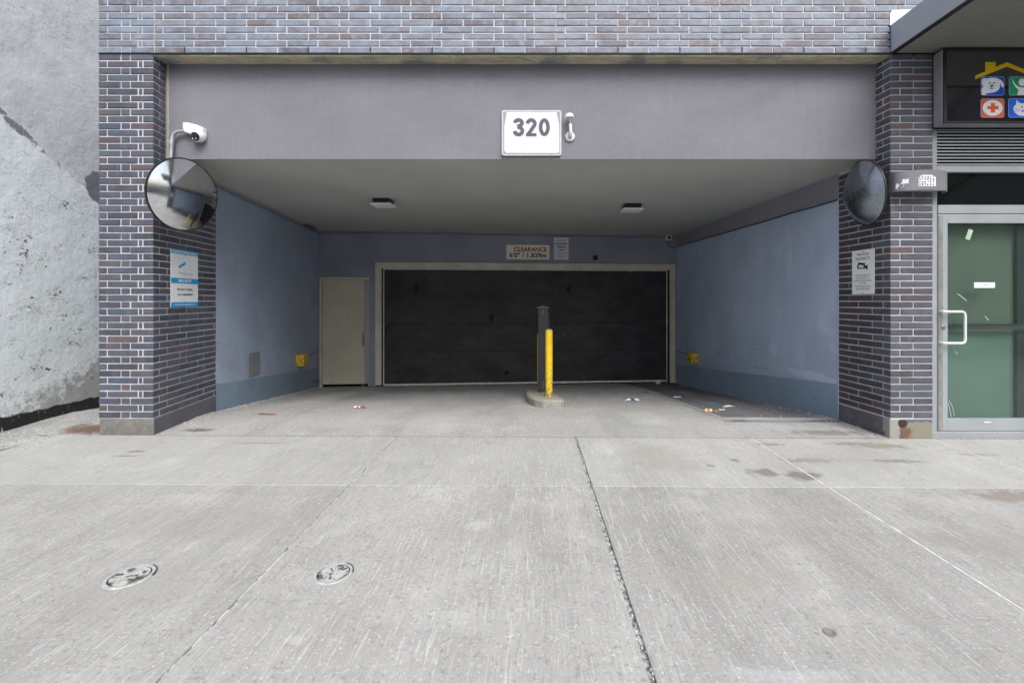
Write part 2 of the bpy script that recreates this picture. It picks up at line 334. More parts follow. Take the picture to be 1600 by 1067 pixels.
def concrete(name, lo, hi, streak=True, stains=(), speck=0.5, rnd=0.24, rough=0.9, grit=160, white=(0.72, 0.72, 0.70), dark=(0.16, 0.155, 0.15), sang=0.0, blot=1.0):
    m = M(name, rough, 0.25)
    c = m.mix(m.rng(m.noise(0.8, 6, 0.62), 0.32, 0.68), lo, hi)
    c = m.mix(m.ma('MULTIPLY', m.rng(m.noise(3.1, 6, 0.68, None, 0.4), 0.50, 0.72), 0.30 * blot), c, tuple(x * 0.72 for x in lo))
    c = m.mix(m.ma('MULTIPLY', m.rng(m.noise(1.7, 5, 0.6, m.vm('ADD', m.pos, (9, 4, 0))), 0.54, 0.7), 0.45 * blot), c, tuple(min(0.8, x * 1.28) for x in hi))
    c = m.mix(m.ma('MULTIPLY', m.ma('SUBTRACT', m.rnd(), 0.3), rnd), c, tuple(x * 0.5 for x in lo))
    ln_ = m.noise(1.7, 5, 0.6, m.scl((1, 0.16, 1)))
    c = m.mix(m.ma('MULTIPLY', m.rng(ln_, 0.48, 0.66), 0.38 * blot), c, tuple(x * 0.62 for x in lo))
    c = m.mix(m.ma('MULTIPLY', m.rng(m.noise(2.3, 5, 0.6, m.vm('ADD', m.scl((1, 0.3, 1)), (6, 1, 0))), 0.52, 0.7), 0.30 * blot), c, (0.36, 0.34, 0.30))
    crk = m.ma('ABSOLUTE', m.ma('SUBTRACT', m.noise(0.55, 7, 0.62), 0.5)); c = m.mix(m.ma('MULTIPLY', m.rng(crk, 0.0014, 0.0004), 0.55), c, dark)
    gum = m.rng(m.voro(1.35, m.vm('ADD', m.scl((1, 1, 0)), (0.3, 0.8, 0))), 0.024, 0.018); c = m.mix(m.ma('MULTIPLY', gum, 0.5), c, tuple(x * 1.3 for x in dark))
    if streak:
        v = m.vm('MULTIPLY', m.vm('ADD', m.pos, (0.0, 0.0, 0.0)), (1, 0.045, 1))
        f1 = m.noise(85, 4, 0.75, v)
        c = m.mix(m.ma('MULTIPLY', m.rng(f1, 0.55, 0.70), 0.45), c, white)
        c = m.mix(m.ma('MULTIPLY', m.rng(m.noise(140, 3, 0.7, m.vm('ADD', v, (3, 0, 0))), 0.56, 0.72), 0.45), c, dark)
    if grit == 160: grit = 75
    g1 = m.noise(grit, 4, 0.7); g2 = m.noise(grit * 0.62, 3, 0.65, m.vm('ADD', m.pos, (4, 8, 1)))
    c = m.mix(m.ma('MULTIPLY', m.rng(g1, 0.57, 0.67), speck), c, white)
    c = m.mix(m.ma('MULTIPLY', m.rng(g2, 0.57, 0.70), speck), c, dark)
    g3 = m.noise(grit * 0.22, 2, 0.5, m.vm('ADD', m.pos, (1, 2, 7)))
    c = m.mix(m.ma('MULTIPLY', m.rng(g3, 0.72, 0.76), 0.6), c, tuple(x * 1.6 for x in dark))
    for (pc, pr, col, a, wb) in stains:
        c = m.mix(m.ma('MULTIPLY', m.blob(pc, pr, wb * 1.4, None, 0.55), a), c, col)
    m.set('Base Color', c)
    h = m.bump(g1, 0.45, 0.004)
    if streak: h = m.bump(f1, 0.35, 0.004, h)
    m.bump(m.noise(4, 4), 0.2, 0.015, h)
    return m.m
def st(px, py, rx, ry, col, a, wb=0.7):
    p = gp(px, py); return (p, (rx, ry, 1.0), col, a, wb)
damp = (0.20, 0.19, 0.165)
slab_m = concrete('broomed_sidewalk_concrete', (0.340, 0.338, 0.326), (0.430, 0.430, 0.416), stains=[
    st(1585, 775, 0.35, 0.12, (0.25, 0.22, 0.18), 0.7), st(330, 820, 0.9, 0.35, (0.30, 0.29, 0.27), 0.35), st(870, 870, 0.12, 0.07, (0.28, 0.27, 0.25), 0.5),
    st(1130, 905, 0.5, 0.18, (0.34, 0.31, 0.27), 0.35), st(1560, 850, 0.5, 0.2, (0.30, 0.28, 0.25), 0.5), st(745, 820, 0.10, 0.06, (0.55, 0.55, 0.55), 0.35),
    st(462, 1000, 0.05, 0.03, (0.55, 0.55, 0.55), 0.35), st(1230, 1060, 0.25, 0.06, (0.62, 0.62, 0.66), 0.25), st(200, 930, 0.5, 0.25, (0.3, 0.29, 0.27), 0.3)])
strip_m = concrete('pale_sidewalk_band_concrete', (0.378, 0.380, 0.364), (0.460, 0.462, 0.445), stains=[
    st(1193, 738, 0.13, 0.10, damp, 0.85), st(1254, 743, 0.16, 0.11, damp, 0.9), st(1268, 719, 0.30, 0.07, damp, 0.65), st(1203, 694, 0.18, 0.05, damp, 0.6),
    st(1148, 719, 0.05, 0.05, damp, 0.8), st(1110, 727, 0.05, 0.04, damp, 0.6), st(1030, 715, 0.35, 0.40, (0.33, 0.315, 0.28), 0.5), st(1375, 697, 0.30, 0.10, (0.26, 0.24, 0.18), 0.7),
    st(1395, 720, 0.30, 0.05, damp, 0.7), st(1330, 693, 0.25, 0.06, damp, 0.6), st(1530, 710, 0.25, 0.05, (0.3, 0.27, 0.2), 0.5), st(1330, 715, 0.5, 0.3, (0.36, 0.35, 0.33), 0.5),
    st(212, 705, 0.08, 0.035, (0.25, 0.19, 0.13), 0.9), st(196, 712, 0.14, 0.02, (0.2, 0.18, 0.15), 0.8), st(410, 692, 0.35, 0.025, (0.25, 0.245, 0.24), 0.7, 0.35)],
    speck=0.35, blot=0.7)
gar_m = concrete('coarse_driveway_concrete', (0.33, 0.33, 0.322), (0.42, 0.42, 0.41), streak=False, speck=0.75, grit=70, rnd=0.0, stains=[
    st(560, 660, 0.9, 0.25, (0.40, 0.40, 0.38), 0.55), st(700, 650, 0.7, 0.5, (0.38, 0.38, 0.36), 0.4), st(480, 655, 0.5, 0.3, (0.37, 0.37, 0.35), 0.4),
    st(310, 672, 0.17, 0.09, (0.15, 0.135, 0.115), 0.9, 0.4), st(415, 647, 0.18, 0.02, (0.12, 0.08, 0.06), 0.8), st(1215, 667, 0.35, 0.12, (0.42, 0.41, 0.44), 0.8),
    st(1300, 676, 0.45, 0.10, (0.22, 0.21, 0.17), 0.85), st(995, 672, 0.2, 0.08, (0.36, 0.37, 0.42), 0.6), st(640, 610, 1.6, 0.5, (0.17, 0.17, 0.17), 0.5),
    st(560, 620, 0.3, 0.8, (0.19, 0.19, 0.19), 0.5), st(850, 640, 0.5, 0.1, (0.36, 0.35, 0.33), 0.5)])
patch_m = concrete('dark_asphalt_patch', (0.125, 0.125, 0.135), (0.19, 0.19, 0.20), streak=False, speck=0.45, grit=90, rnd=0, white=(0.35, 0.35, 0.36), dark=(0.05, 0.05, 0.05), stains=[
    st(1210, 657, 0.5, 0.12, (0.34, 0.34, 0.36), 0.75), st(1120, 640, 1.0, 0.05, (0.2, 0.2, 0.2), 0.5), st(1290, 650, 0.3, 0.15, (0.30, 0.29, 0.27), 0.6)])
apr_m = concrete('rough_paint_spattered_apron', (0.27, 0.275, 0.27), (0.42, 0.425, 0.41), streak=False, speck=0.9, grit=60, rnd=0, white=(0.78, 0.78, 0.76), dark=(0.12, 0.12, 0.12), stains=[
    ((-4.46, 0.20, 0.04), (0.34, 0.22, 1), (0.13, 0.065, 0.035), 0.85, 0.5), ((-4.45, 0.9, 0.04), (0.5, 0.5, 1), (0.12, 0.075, 0.05), 0.6, 0.5)])
jn = M('joint_filler', 0.95, 0.1)
c = jn.ramp(jn.noise(38, 5, 0.7), [(0.38, (0.10, 0.098, 0.094)), (0.48, (0.26, 0.255, 0.25)), (0.58, (0.56, 0.56, 0.55))])
jn.set('Base Color', c); jn.bump(jn.noise(90, 3), 0.6, 0.01); joint_m = jn.m
jw = M('pale_joint_grout', 0.95, 0.1)
jw.set('Base Color', jw.ramp(jw.noise(22, 5, 0.7), [(0.42, (0.10, 0.10, 0.095)), (0.5, (0.45, 0.45, 0.44)), (0.6, (0.66, 0.66, 0.65))])); jointw_m = jw.m
asphalt_m = concrete('street_asphalt', (0.045, 0.045, 0.047), (0.065, 0.065, 0.067), streak=False, grit=120, rnd=0, white=(0.16, 0.16, 0.16), dark=(0.02, 0.02, 0.02))

# neighbour's painted wall
nw = M('peeling_white_wall', 0.7, 0.3); X, Y, Z = nw.sep()
c = nw.mix(nw.rng(nw.noise(1.2, 6, 0.6), 0.3, 0.7), (0.67, 0.725, 0.745), (0.76, 0.805, 0.82))
c = nw.mix(nw.ma('MULTIPLY', nw.rng(nw.noise(3.5, 6, 0.65), 0.52, 0.66), 0.3), c, (0.64, 0.69, 0.71))
# bare grey render above an irregular diagonal edge
dg = nw.ma('SUBTRACT', nw.ma('ADD', Z, nw.ma('MULTIPLY', nw.ma('SUBTRACT', nw.noise(2.6, 8, 0.72), 0.5), 0.42)), nw.ma('SUBTRACT', 3.12, nw.ma('MULTIPLY', nw.ma('SUBTRACT', Y, 0.3), 0.62)))
c = nw.mix(nw.rng(dg, -0.012, 0.012), c, nw.mix(nw.rng(nw.noise(2.4, 6, 0.6), 0.3, 0.7), (0.50, 0.51, 0.525), (0.64, 0.655, 0.67)))
tornf = nw.ma('MULTIPLY', nw.rng(nw.ma('ABSOLUTE', nw.ma('ADD', dg, 0.0)), 0.05, 0.03), nw.rng(nw.noise(4, 4, 0.6), 0.48, 0.54))
c = nw.mix(nw.rng(nw.noise(70, 3, 0.6, nw.vm('ADD', nw.pos, (3, 5, 1))), 0.66, 0.70), c, (0.30, 0.30, 0.31))
c = nw.mix(tornf, c, (0.20, 0.205, 0.235))
edge2 = nw.ma('MULTIPLY', nw.rng(nw.ma('ABSOLUTE', nw.ma('SUBTRACT', dg, 0.045)), 0.022, 0.012), nw.rng(nw.noise(9, 5, 0.7), 0.45, 0.5))
c = nw.mix(edge2, c, (0.62, 0.66, 0.68))
c = nw.mix(nw.blob((-5.28, 1.30, 2.72), (1, 0.34, 0.26), 0.35, 6, 0.08), c, (0.18, 0.18, 0.215))
zone = nw.ma('MULTIPLY', nw.rng(Z, 2.8, 2.2), nw.rng(nw.noise(1.9, 4), 0.47, 0.56))
chip = nw.ma('MULTIPLY', nw.rng(nw.noise(13, 5, 0.66, nw.scl((1, 1, 1.5)), 0.3), 0.625, 0.64), zone)
c = nw.mix(chip, c, (0.025, 0.026, 0.03))
chip3 = nw.rng(nw.noise(60, 3, 0.6), 0.70, 0.72)
c = nw.mix(nw.ma('MULTIPLY', chip3, 0.8), c, (0.12, 0.12, 0.13))
scr = nw.ma('MULTIPLY', nw.rng(nw.noise(10, 6, 0.75, nw.scl((1, 2.6, 0.9)), 1.5), 0.60, 0.68), 0.5)
c = nw.mix(nw.ma('MULTIPLY', scr, zone), c, (0.30, 0.33, 0.36))
for (cy_, cz_, ry_, rz_) in ((0.42, 0.62, 0.10, 0.035), (0.95, 1.62, 0.16, 0.02), (0.62, 1.42, 0.10, 0.06), (0.75, 2.42, 0.06, 0.05), (1.05, 1.95, 0.10, 0.05), (0.30, 1.85, 0.05, 0.07), (0.85, 0.85, 0.14, 0.05)):
    c = nw.mix(nw.ma('MULTIPLY', nw.blob((-5.28, cy_, cz_), (1, ry_ * 1.3, rz_ * 1.6), 0.9, 9, 0.9), nw.rng(nw.noise(34, 5, 0.7, nw.scl((1, 0.8, 1.3)), 0.6), 0.52, 0.56)), c, (0.06, 0.065, 0.075))
ck = nw.ma('ABSOLUTE', nw.ma('SUBTRACT', nw.noise(1.3, 6, 0.6, nw.scl((1, 0.5, 1.2))), 0.5)); c = nw.mix(nw.ma('MULTIPLY', nw.rng(ck, 0.0035, 0.001), 0.5), c, (0.25, 0.27, 0.29))
c = nw.mix(nw.ma('MULTIPLY', nw.rng(nw.noise(7, 5, 0.7, nw.scl((1, 1, 0.15))), 0.55, 0.75), 0.30), c, (0.46, 0.48, 0.48))
c = nw.mix(nw.blob((-5.28, 1.25, 1.32), (1, 0.10, 0.05), 0.9, 22, 0.6), c, (0.55, 0.28, 0.33))
lowd = nw.ma('ADD', nw.ma('SUBTRACT', Z, nw.ma('MULTIPLY', nw.ma('SUBTRACT', Y, 0.3), 0.42)), nw.ma('MULTIPLY', nw.ma('SUBTRACT', nw.noise(16, 6, 0.7), 0.5), 1.1))
c = nw.mix(nw.ma('MULTIPLY', nw.rng(lowd, 0.34, 0.14), 0.7), c, (0.20, 0.19, 0.165))
drip = nw.rng(nw.noise(40, 4, 0.7, nw.scl((1, 1, 0.15))), 0.62, 0.66)
tar = nw.rng(nw.ma('ADD', Z, nw.ma('MULTIPLY', nw.ma('SUBTRACT', nw.noise(7, 5), 0.5), 0.07)), 0.185, 0.175)
c = nw.mix(nw.ma('MULTIPLY', tar, nw.ma('SUBTRACT', 1.0, nw.ma('MULTIPLY', drip, 0.9))), c, (0.022, 0.022, 0.022))
nw.set('Base Color', c)
h = nw.bump(nw.noise(3.2, 5, 0.6), 0.45, 0.05); h = nw.bump(nw.noise(24, 5, 0.65), 0.35, 0.012, h); nw.bump(chip, 0.6, -0.004, h); white_wall_m = nw.m

alu_m = plain('dull_aluminium', (0.36, 0.38, 0.40), 0.42, 0.5, 0.25, var=0.08, scale=4, bump=0.03)
alu_p = plain('grey_painted_frame', (0.335, 0.365, 0.385), 0.45, 0.5, 0.1, var=0.06, scale=4, bump=0.03)
steel_m = plain('stainless_strip', (0.45, 0.44, 0.42), 0.35, 0.5, 0.7, var=0.2, scale=7, bump=0.05)
fascia_m = plain('slate_fascia_metal', (0.38, 0.41, 0.455), 0.45, 0.5, 0.1, var=0.04, scale=1.2, bump=0.02)
dark_m = plain('near_black_metal', (0.02, 0.02, 0.022), 0.5, 0.4, 0.0, var=0.3, scale=6)
white_m = plain('white_enamel', (0.72, 0.73, 0.74), 0.35, 0.5, var=0.03, scale=8, bump=0.0)
signw_m = plain('white_sign_face', (0.84, 0.86, 0.87), 0.4, 0.5, var=0.03, scale=6, bump=0.0)
galv_m = plain('galvanised_conduit', (0.42, 0.46, 0.49), 0.45, 0.5, 0.4, var=0.15, scale=12, bump=0.05)
beige_m = plain('beige_door_paint', (0.60, 0.55, 0.43), 0.55, 0.4, var=0.08, scale=2.2, bump=0.06, bscale=60, dirt=(0.22, 0.2, 0.16, 0.35))
beige_f = plain('beige_frame_paint', (0.64, 0.60, 0.48), 0.6, 0.4, var=0.15, scale=3.0, bump=0.06, dirt=(0.2, 0.18, 0.14, 0.4))
gd = M('black_roller_panel', 0.55, 0.4)
c = gd.mix(gd.rng(gd.noise(1.3, 6, 0.65, gd.scl((1, 1, 1.8))), 0.32, 0.68), (0.016, 0.016, 0.018), (0.050, 0.050, 0.054))
c = gd.mix(gd.rng(gd.noise(26, 6, 0.72, gd.scl((0.5, 1, 2))), 0.64, 0.72), c, (0.075, 0.073, 0.07))
c = gd.mix(gd.ma('MULTIPLY', gd.rng(gd.noise(1.1, 4), 0.58, 0.7), 0.4), c, (0.045, 0.018, 0.022))
gd.set('Base Color', c); gd.bump(gd.noise(3, 4), 0.3, 0.02); garage_m = gd.m
rubber_m = plain('pale_weather_seal', (0.74, 0.73, 0.69), 0.7, 0.3, var=0.25, scale=8, bump=0.1, dirt=(0.08, 0.08, 0.08, 0.5))
def yel(name, wear):
    m = M(name, 0.5, 0.45); X, Y, Z = m.sep()
    c = m.mix(m.rng(m.noise(12, 4), 0.3, 0.7), (0.80, 0.53, 0.010), (0.88, 0.62, 0.015))
    zz = m.rng(Z, 0.55, 0.0, 0.0, 0.17)
    k = m.ma('GREATER_THAN', m.noise(34, 6, 0.72), m.ma('SUBTRACT', wear, zz))
    c = m.mix(k, c, m.mix(m.rng(m.noise(60, 3), 0.45, 0.55), (0.30, 0.27, 0.2), (0.07, 0.05, 0.04)))
    m.set('Base Color', c); m.bump(k, 0.4, -0.002); return m.m
yellow_m = yel('chipped_yellow_paint', 0.655); yellow_b = yel('scuffed_yellow_paint', 0.62)
post_m = plain('dark_bronze_post_paint', (0.042, 0.040, 0.050), 0.45, 0.45, var=0.2, scale=6, bump=0.05, dirt=(0.12, 0.12, 0.13, 0.3))
curb_m = concrete('weathered_island_concrete', (0.27, 0.26, 0.22), (0.40, 0.385, 0.335), streak=False, grit=50, speck=0.5, rnd=0, dark=(0.13, 0.12, 0.09))
iron_m = M('cast_iron_with_salt', 0.6, 0.4)
c = iron_m.ramp(iron_m.noise(19, 3, 0.5), [(0.34, (0.07, 0.07, 0.072)), (0.43, (0.20, 0.20, 0.20)), (0.50, (0.46, 0.46, 0.45))])
iron_m.set('Base Color', c); iron_m.bump(iron_m.noise(60, 3), 0.4, 0.004); iron_m = iron_m.m
ironr_m = plain('worn_iron_rim', (0.42, 0.42, 0.41), 0.6, 0.4, var=0.25, scale=30)
mir = M('dirty_convex_mirror', 0.06, 0.5, 1.0)
dirt = mir.ma('ADD', mir.ma('MULTIPLY', mir.rng(mir.noise(7, 5, 0.7), 0.35, 0.75), 0.25), mir.ma('MULTIPLY', mir.rng(mir.noise(70, 3, 0.6, mir.scl((1, 1, 0.05))), 0.55, 0.75), 0.25))
mir.set('Base Color', mir.mix(dirt, (0.80, 0.82, 0.83), (0.42, 0.42, 0.43))); mir.set('Roughness', mir.rng(dirt, 0, 0.5, 0.03, 0.28)); mirror_m = mir.m
mir2 = M('grimy_convex_mirror', 0.12, 0.5, 0.9)
dirt = mir2.ma('ADD', mir2.ma('MULTIPLY', mir2.rng(mir2.noise(9, 5, 0.7), 0.3, 0.75), 0.35), mir2.ma('MULTIPLY', mir2.rng(mir2.noise(80, 3, 0.6, mir2.scl((1, 1, 0.04))), 0.52, 0.72), 0.45))
mir2.set('Base Color', mir2.mix(dirt, (0.28, 0.32, 0.37), (0.24, 0.25, 0.28))); mir2.set('Roughness', mir2.rng(dirt, 0, 0.6, 0.10, 0.45)); mirror2_m = mir2.m
gl = M('black_sign_acrylic', 0.05, 0.8); gl.set('IOR', 2.2); gl.set('Base Color', (0.006, 0.006, 0.008)); acrylic_m = gl.m
def glass(name, tint, tr, smudge=0.25):
    m = bpy.data.materials.new(name); m.use_nodes = True; nt = m.node_tree; nt.nodes.clear()
    o = nt.nodes.new('ShaderNodeOutputMaterial'); g = nt.nodes.new('ShaderNodeBsdfGlossy'); g.inputs['Roughness'].default_value = 0.03
    t = nt.nodes.new('ShaderNodeBsdfTransparent'); t.inputs[0].default_value = (*tint, 1)
    df = nt.nodes.new('ShaderNodeBsdfDiffuse'); df.inputs[0].default_value = (0.30, 0.44, 0.385, 1)
    lw2 = nt.nodes.new('ShaderNodeLayerWeight'); lw2.inputs[0].default_value = 0.5; fr = nt.nodes.new('ShaderNodeMath'); fr.operation = 'POWER'; fr.inputs[1].default_value = 4.0; nt.links.new(lw2.outputs['Facing'], fr.inputs[0])
    a = nt.nodes.new('ShaderNodeMath'); a.operation = 'MULTIPLY_ADD'; a.inputs[1].default_value = 0.8; a.inputs[2].default_value = tr + 0.035; a.use_clamp = True
    nt.links.new(fr.outputs[0], a.inputs[0])
    m1 = nt.nodes.new('ShaderNodeMixShader'); nt.links.new(a.outputs[0], m1.inputs[0]); nt.links.new(t.outputs[0], m1.inputs[1]); nt.links.new(g.outputs[0], m1.inputs[2])
    geo = nt.nodes.new('ShaderNodeNewGeometry'); no = nt.nodes.new('ShaderNodeTexNoise'); no.inputs['Scale'].default_value = 5; no.inputs['Detail'].default_value = 6
    no.inputs['Distortion'].default_value = 1.2
    nt.links.new(geo.outputs['Position'], no.inputs[0]); mr = nt.nodes.new('ShaderNodeMapRange'); mr.inputs[1].default_value = 0.5; mr.inputs[2].default_value = 0.9
    mr.inputs[3].default_value = smudge * 0.6; mr.inputs[4].default_value = smudge; nt.links.new(no.outputs['Fac'], mr.inputs[0])
    m2 = nt.nodes.new('ShaderNodeMixShader'); nt.links.new(mr.outputs[0], m2.inputs[0]); nt.links.new(m1.outputs[0], m2.inputs[1]); nt.links.new(df.outputs[0], m2.inputs[2])
    nt.links.new(m2.outputs[0], o.inputs[0]); return m
door_glass = glass('green_tinted_door_glass', (0.93, 0.98, 0.955), -0.005, 0.05)
dark_glass = glass('dark_transom_glass', (0.10, 0.11, 0.11), 0.07, 0.03)
win_glass = glass('window_glass', (0.15, 0.17, 0.18), 0.10, 0.05)
def ink(name, col, rough=0.6): return plain(name, col, rough, 0.3, var=0.05, scale=20, bump=0)
k_black = ink('black_print', (0.02, 0.02, 0.022)); k_grey = ink('purple_grey_numerals', (0.105, 0.10, 0.125)); k_red = ink('red_print', (0.42, 0.03, 0.045))
k_blue = ink('sky_blue_print', (0.02, 0.34, 0.72)); k_lblue = ink('pale_blue_print', (0.16, 0.50, 0.80)); k_white = ink('white_print', (0.8, 0.82, 0.84)); k_mid = ink('mid_grey_print', (0.30, 0.31, 0.34))
k_ghost = ink('faded_print', (0.66, 0.64, 0.68)); t_yellow = ink('roof_yellow', (0.72, 0.47, 0.01), 0.35); t_blue = ink('tile_blue', (0.01, 0.07, 0.50), 0.3)
t_blue2 = ink('tile_bright_blue', (0.01, 0.14, 0.75), 0.3); t_green = ink('tile_green', (0.01, 0.33, 0.13), 0.3); t_orange = ink('tile_orange', (0.75, 0.12, 0.04), 0.3); t_edge = ink('tile_rim', (0.35, 0.45, 0.7), 0.3)

# ---------------------------------------------------------------- lettering
_dg = None
def text_geo(s_, bold=0.0):
    cu = bpy.data.curves.new('t', 'FONT'); cu.body = s_; cu.offset = bold; cu.resolution_u = 3
    o = bpy.data.objects.new('t', cu); COL.objects.link(o)
    dg = bpy.context.evaluated_depsgraph_get(); me = o.evaluated_get(dg).to_mesh()
    v = [tuple(x.co) for x in me.vertices]; f = [tuple(p.vertices) for p in me.polygons]
    o.evaluated_get(dg).to_mesh_clear(); bpy.data.objects.remove(o); bpy.data.curves.remove(cu)
    return v, f
def letters(mb, s_, o, u, v, n, cx, cy, wd, ht, bold=0.01, off=0.002, flip=False):
    V, Fc = text_geo(s_, bold)
    if not V: return
    x0, x1 = min(p[0] for p in V), max(p[0] for p in V); y0, y1 = min(p[1] for p in V), max(p[1] for p in V)
    b = len(mb.v)
    for p in V:
        a = ((p[0] - x0) / (x1 - x0) - 0.5) * wd * (-1 if flip else 1); c_ = ((p[1] - y0) / (y1 - y0) - 0.5) * ht
        mb.v.append(tuple(o + u * (cx + a) + v * (cy + c_) + n * off))
    for q in Fc: mb.f.append(tuple(b + i for i in q)); mb.mi.append(mb.cur)
    mb.marks = getattr(mb, 'marks', []) + [(len(mb.v), len(mb.f))]
def rrect(x0, x1, y0, y1, r, k=5):
    pts = []
    for cx, cy, a0 in ((x1 - r, y1 - r, 0), (x0 + r, y1 - r, 90), (x0 + r, y0 + r, 180), (x1 - r, y0 + r, 270)):
        for i in range(k + 1): a = R(a0 + 90 * i / k); pts.append((cx + r * math.cos(a), cy + r * math.sin(a)))
    return pts
def ell(cx, cy, rx, ry, k=20, a0=0, a1=360):
    return [(cx + rx * math.cos(R(a0 + (a1 - a0) * i / k)), cy + ry * math.sin(R(a0 + (a1 - a0) * i / k))) for i in range(k if a1 - a0 == 360 else k + 1)]
UX, UZ, NY = Vector((1, 0, 0)), Vector((0, 0, 1)), Vector((0, -1, 0))

# ================================================================ GROUND
XS = [-4.64, -1.31, 0.43, 2.145, 3.90, 5.65, 7.4]; YS = [-6.2, -4.6, -1.20, 0.0]
gb = MB()
gb.prism([(-60, -60), (60, -60), (60, 40), (-60, 40)], -0.9, -0.75)
ground = obj('ground', gb, asphalt_m, kind='structure')
rd = MB().box(-50, 50, -15.0, -6.35, -0.3, -0.11); road = obj('road', rd, asphalt_m, kind='structure')
kb = MB()
for i in range(12): kb.box(-18 + i * 3, -18 + i * 3 + 2.99, -6.34, -6.21, -0.3, 0.01)
obj('kerb', kb, curb_m, kind='structure')
sw = MB().prism([(-12, -6.2), (12, -6.2), (12, 0.0), (-12, 0.0)], -0.3, [gz(-12, 0) - 0.014, gz(12, 0) - 0.014, gz(12, 0) - 0.014, gz(-12, 0) - 0.014])
sidewalk = obj('sidewalk', sw, joint_m, kind='structure')
XX = [-11.6, -8.1, -4.64] + XS[1:] + [9.2]
for i in range(len(XX) - 1):
    for j in range(3):
        x0, x1, y0, y1 = XX[i], XX[i + 1], YS[j], YS[j + 1]
        if x0 < -4.7: continue
        g0 = 0.012 if abs(x0 - 0.43) < 0.01 else 0.004; g1 = 0.012 if abs(x1 - 0.43) < 0.01 else 0.004
        if abs(x0 - 2.145) < .01: g0 = 0.008
        if abs(x1 - 2.145) < .01: g1 = 0.008
        gy0 = 0.004; gy1 = 0.004 if y1 < 0 else 0.003
        a, b, c_, d_ = x0 + g0, x1 - g1, y0 + gy0, y1 - gy1
        pl = [(a, c_), (b, c_), (b, d_), (a, d_)]
        mb = MB().prism(pl, [gz(*p) - 0.012 for p in pl], [gz(*p) for p in pl])
        obj('concrete_slab', mb, strip_m if j == 2 else slab_m, sidewalk, bevel=0.003)
# grout that stands in the narrow joints
gt = MB(); gt2 = MB()
for x0, x1, y0, y1 in [(-2.2, 8, -1.203, -1.1975), (-1.313, -1.307, -4.6, -0.004), (2.138, 2.152, -4.6, -0.004), (3.895, 3.905, -4.6, -0.004), (-4.64, 3.5, -0.003, 0.0)]:
    pl = [(x0, y0), (x1, y0), (x1, y1), (x0, y1)]; (gt if x0 < 2 else gt2).prism(pl, [gz(*p) - 0.013 for p in pl], [gz(*p) - (0.0005 if x0 > 2 else 0.0045) for p in pl])
obj('joint_grout', gt, jointw_m, sidewalk); obj('joint_grout', gt2, plain('white_grout', (0.60, 0.60, 0.59), 0.9, var=0.3, scale=14), sidewalk)
# salt and debris lying in the wide joint
db = MB()
for i in range(150):
    y = -3.9 + 3.9 * i / 150 + random.uniform(0, 0.015); x = 0.43 + random.uniform(-0.012, 0.012); r_ = random.uniform(0.002, 0.006)
    if random.random() < 0.25: continue
    z = gz(x, y) - 0.012; a = random.uniform(0, 6)
    pts = [(x + r_ * math.cos(a + k * 2.1) * random.uniform(0.6, 1.3), y + 1.6 * r_ * math.sin(a + k * 2.1)) for k in range(3)]
    db.prism(pts, z, z + random.uniform(0.003, 0.009))
obj('joint_debris', db, plain('salt_grit', (0.55, 0.55, 0.54), 0.9, 0.2, var=0.5, scale=60), sidewalk, kind='stuff')
# rough apron beside the neighbour's wall and behind the pillar
ap = MB(); nx, ny = 7, 60
def apz(x, y): return gz(x, y) - 0.004 + 0.012 * math.sin(x * 23 + y * 7) * 0.3 + random.uniform(-0.004, 0.004) + (0.07 * max(0, y) / 2 if y > 0 else 0)
xs = [-5.30 + i * 0.092 for i in range(8)]; ys = [-4 + j * 0.10 for j in range(41)]
idx = {}
for j, y in enumerate(ys):
    for i, x in enumerate(xs): idx[i, j] = len(ap.v); ap.v.append((min(x, -4.645), y, apz(x, y)))
for j in range(40):
    for i in range(7): ap.f.append((idx[i, j], idx[i + 1, j], idx[i + 1, j + 1], idx[i, j + 1])); ap.mi.append(0)
xs = [-5.30 + i * 0.1 for i in range(12)]; ys = [0.001 + j * 0.1 for j in range(60)]; idx = {}
for j, y in enumerate(ys):
    for i, x in enumerate(xs): idx[i, j] = len(ap.v); ap.v.append((x, y, apz(x, y)))
for j in range(59):
    for i in range(11): ap.f.append((idx[i, j], idx[i + 1, j], idx[i + 1, j + 1], idx[i, j + 1])); ap.mi.append(0)
obj('rough_apron', ap, apr_m, smooth=True, kind='structure')
# garage driveway
dv = MB(); nx, ny = 40, 40; xs = [-4.7 + i * 8.4 / nx for i in range(nx + 1)]; ys = [0.001 + j * 5.9 / ny for j in range(ny + 1)]; idx = {}
xs = [-4.5 + i * 8.2 / nx for i in range(nx + 1)]
for j, y in enumerate(ys):
    for i, x in enumerate(xs):
        x_ = max(x, -4.19) if y < 1.0 else x
        idx[i, j] = len(dv.v); dv.v.append((x_, y, gz(x_, y)))
for j in range(ny):
    for i in range(nx): dv.f.append((idx[i, j], idx[i + 1, j], idx[i + 1, j + 1], idx[i, j + 1])); dv.mi.append(0)
obj('driveway', dv, gar_m, smooth=True, kind='structure')
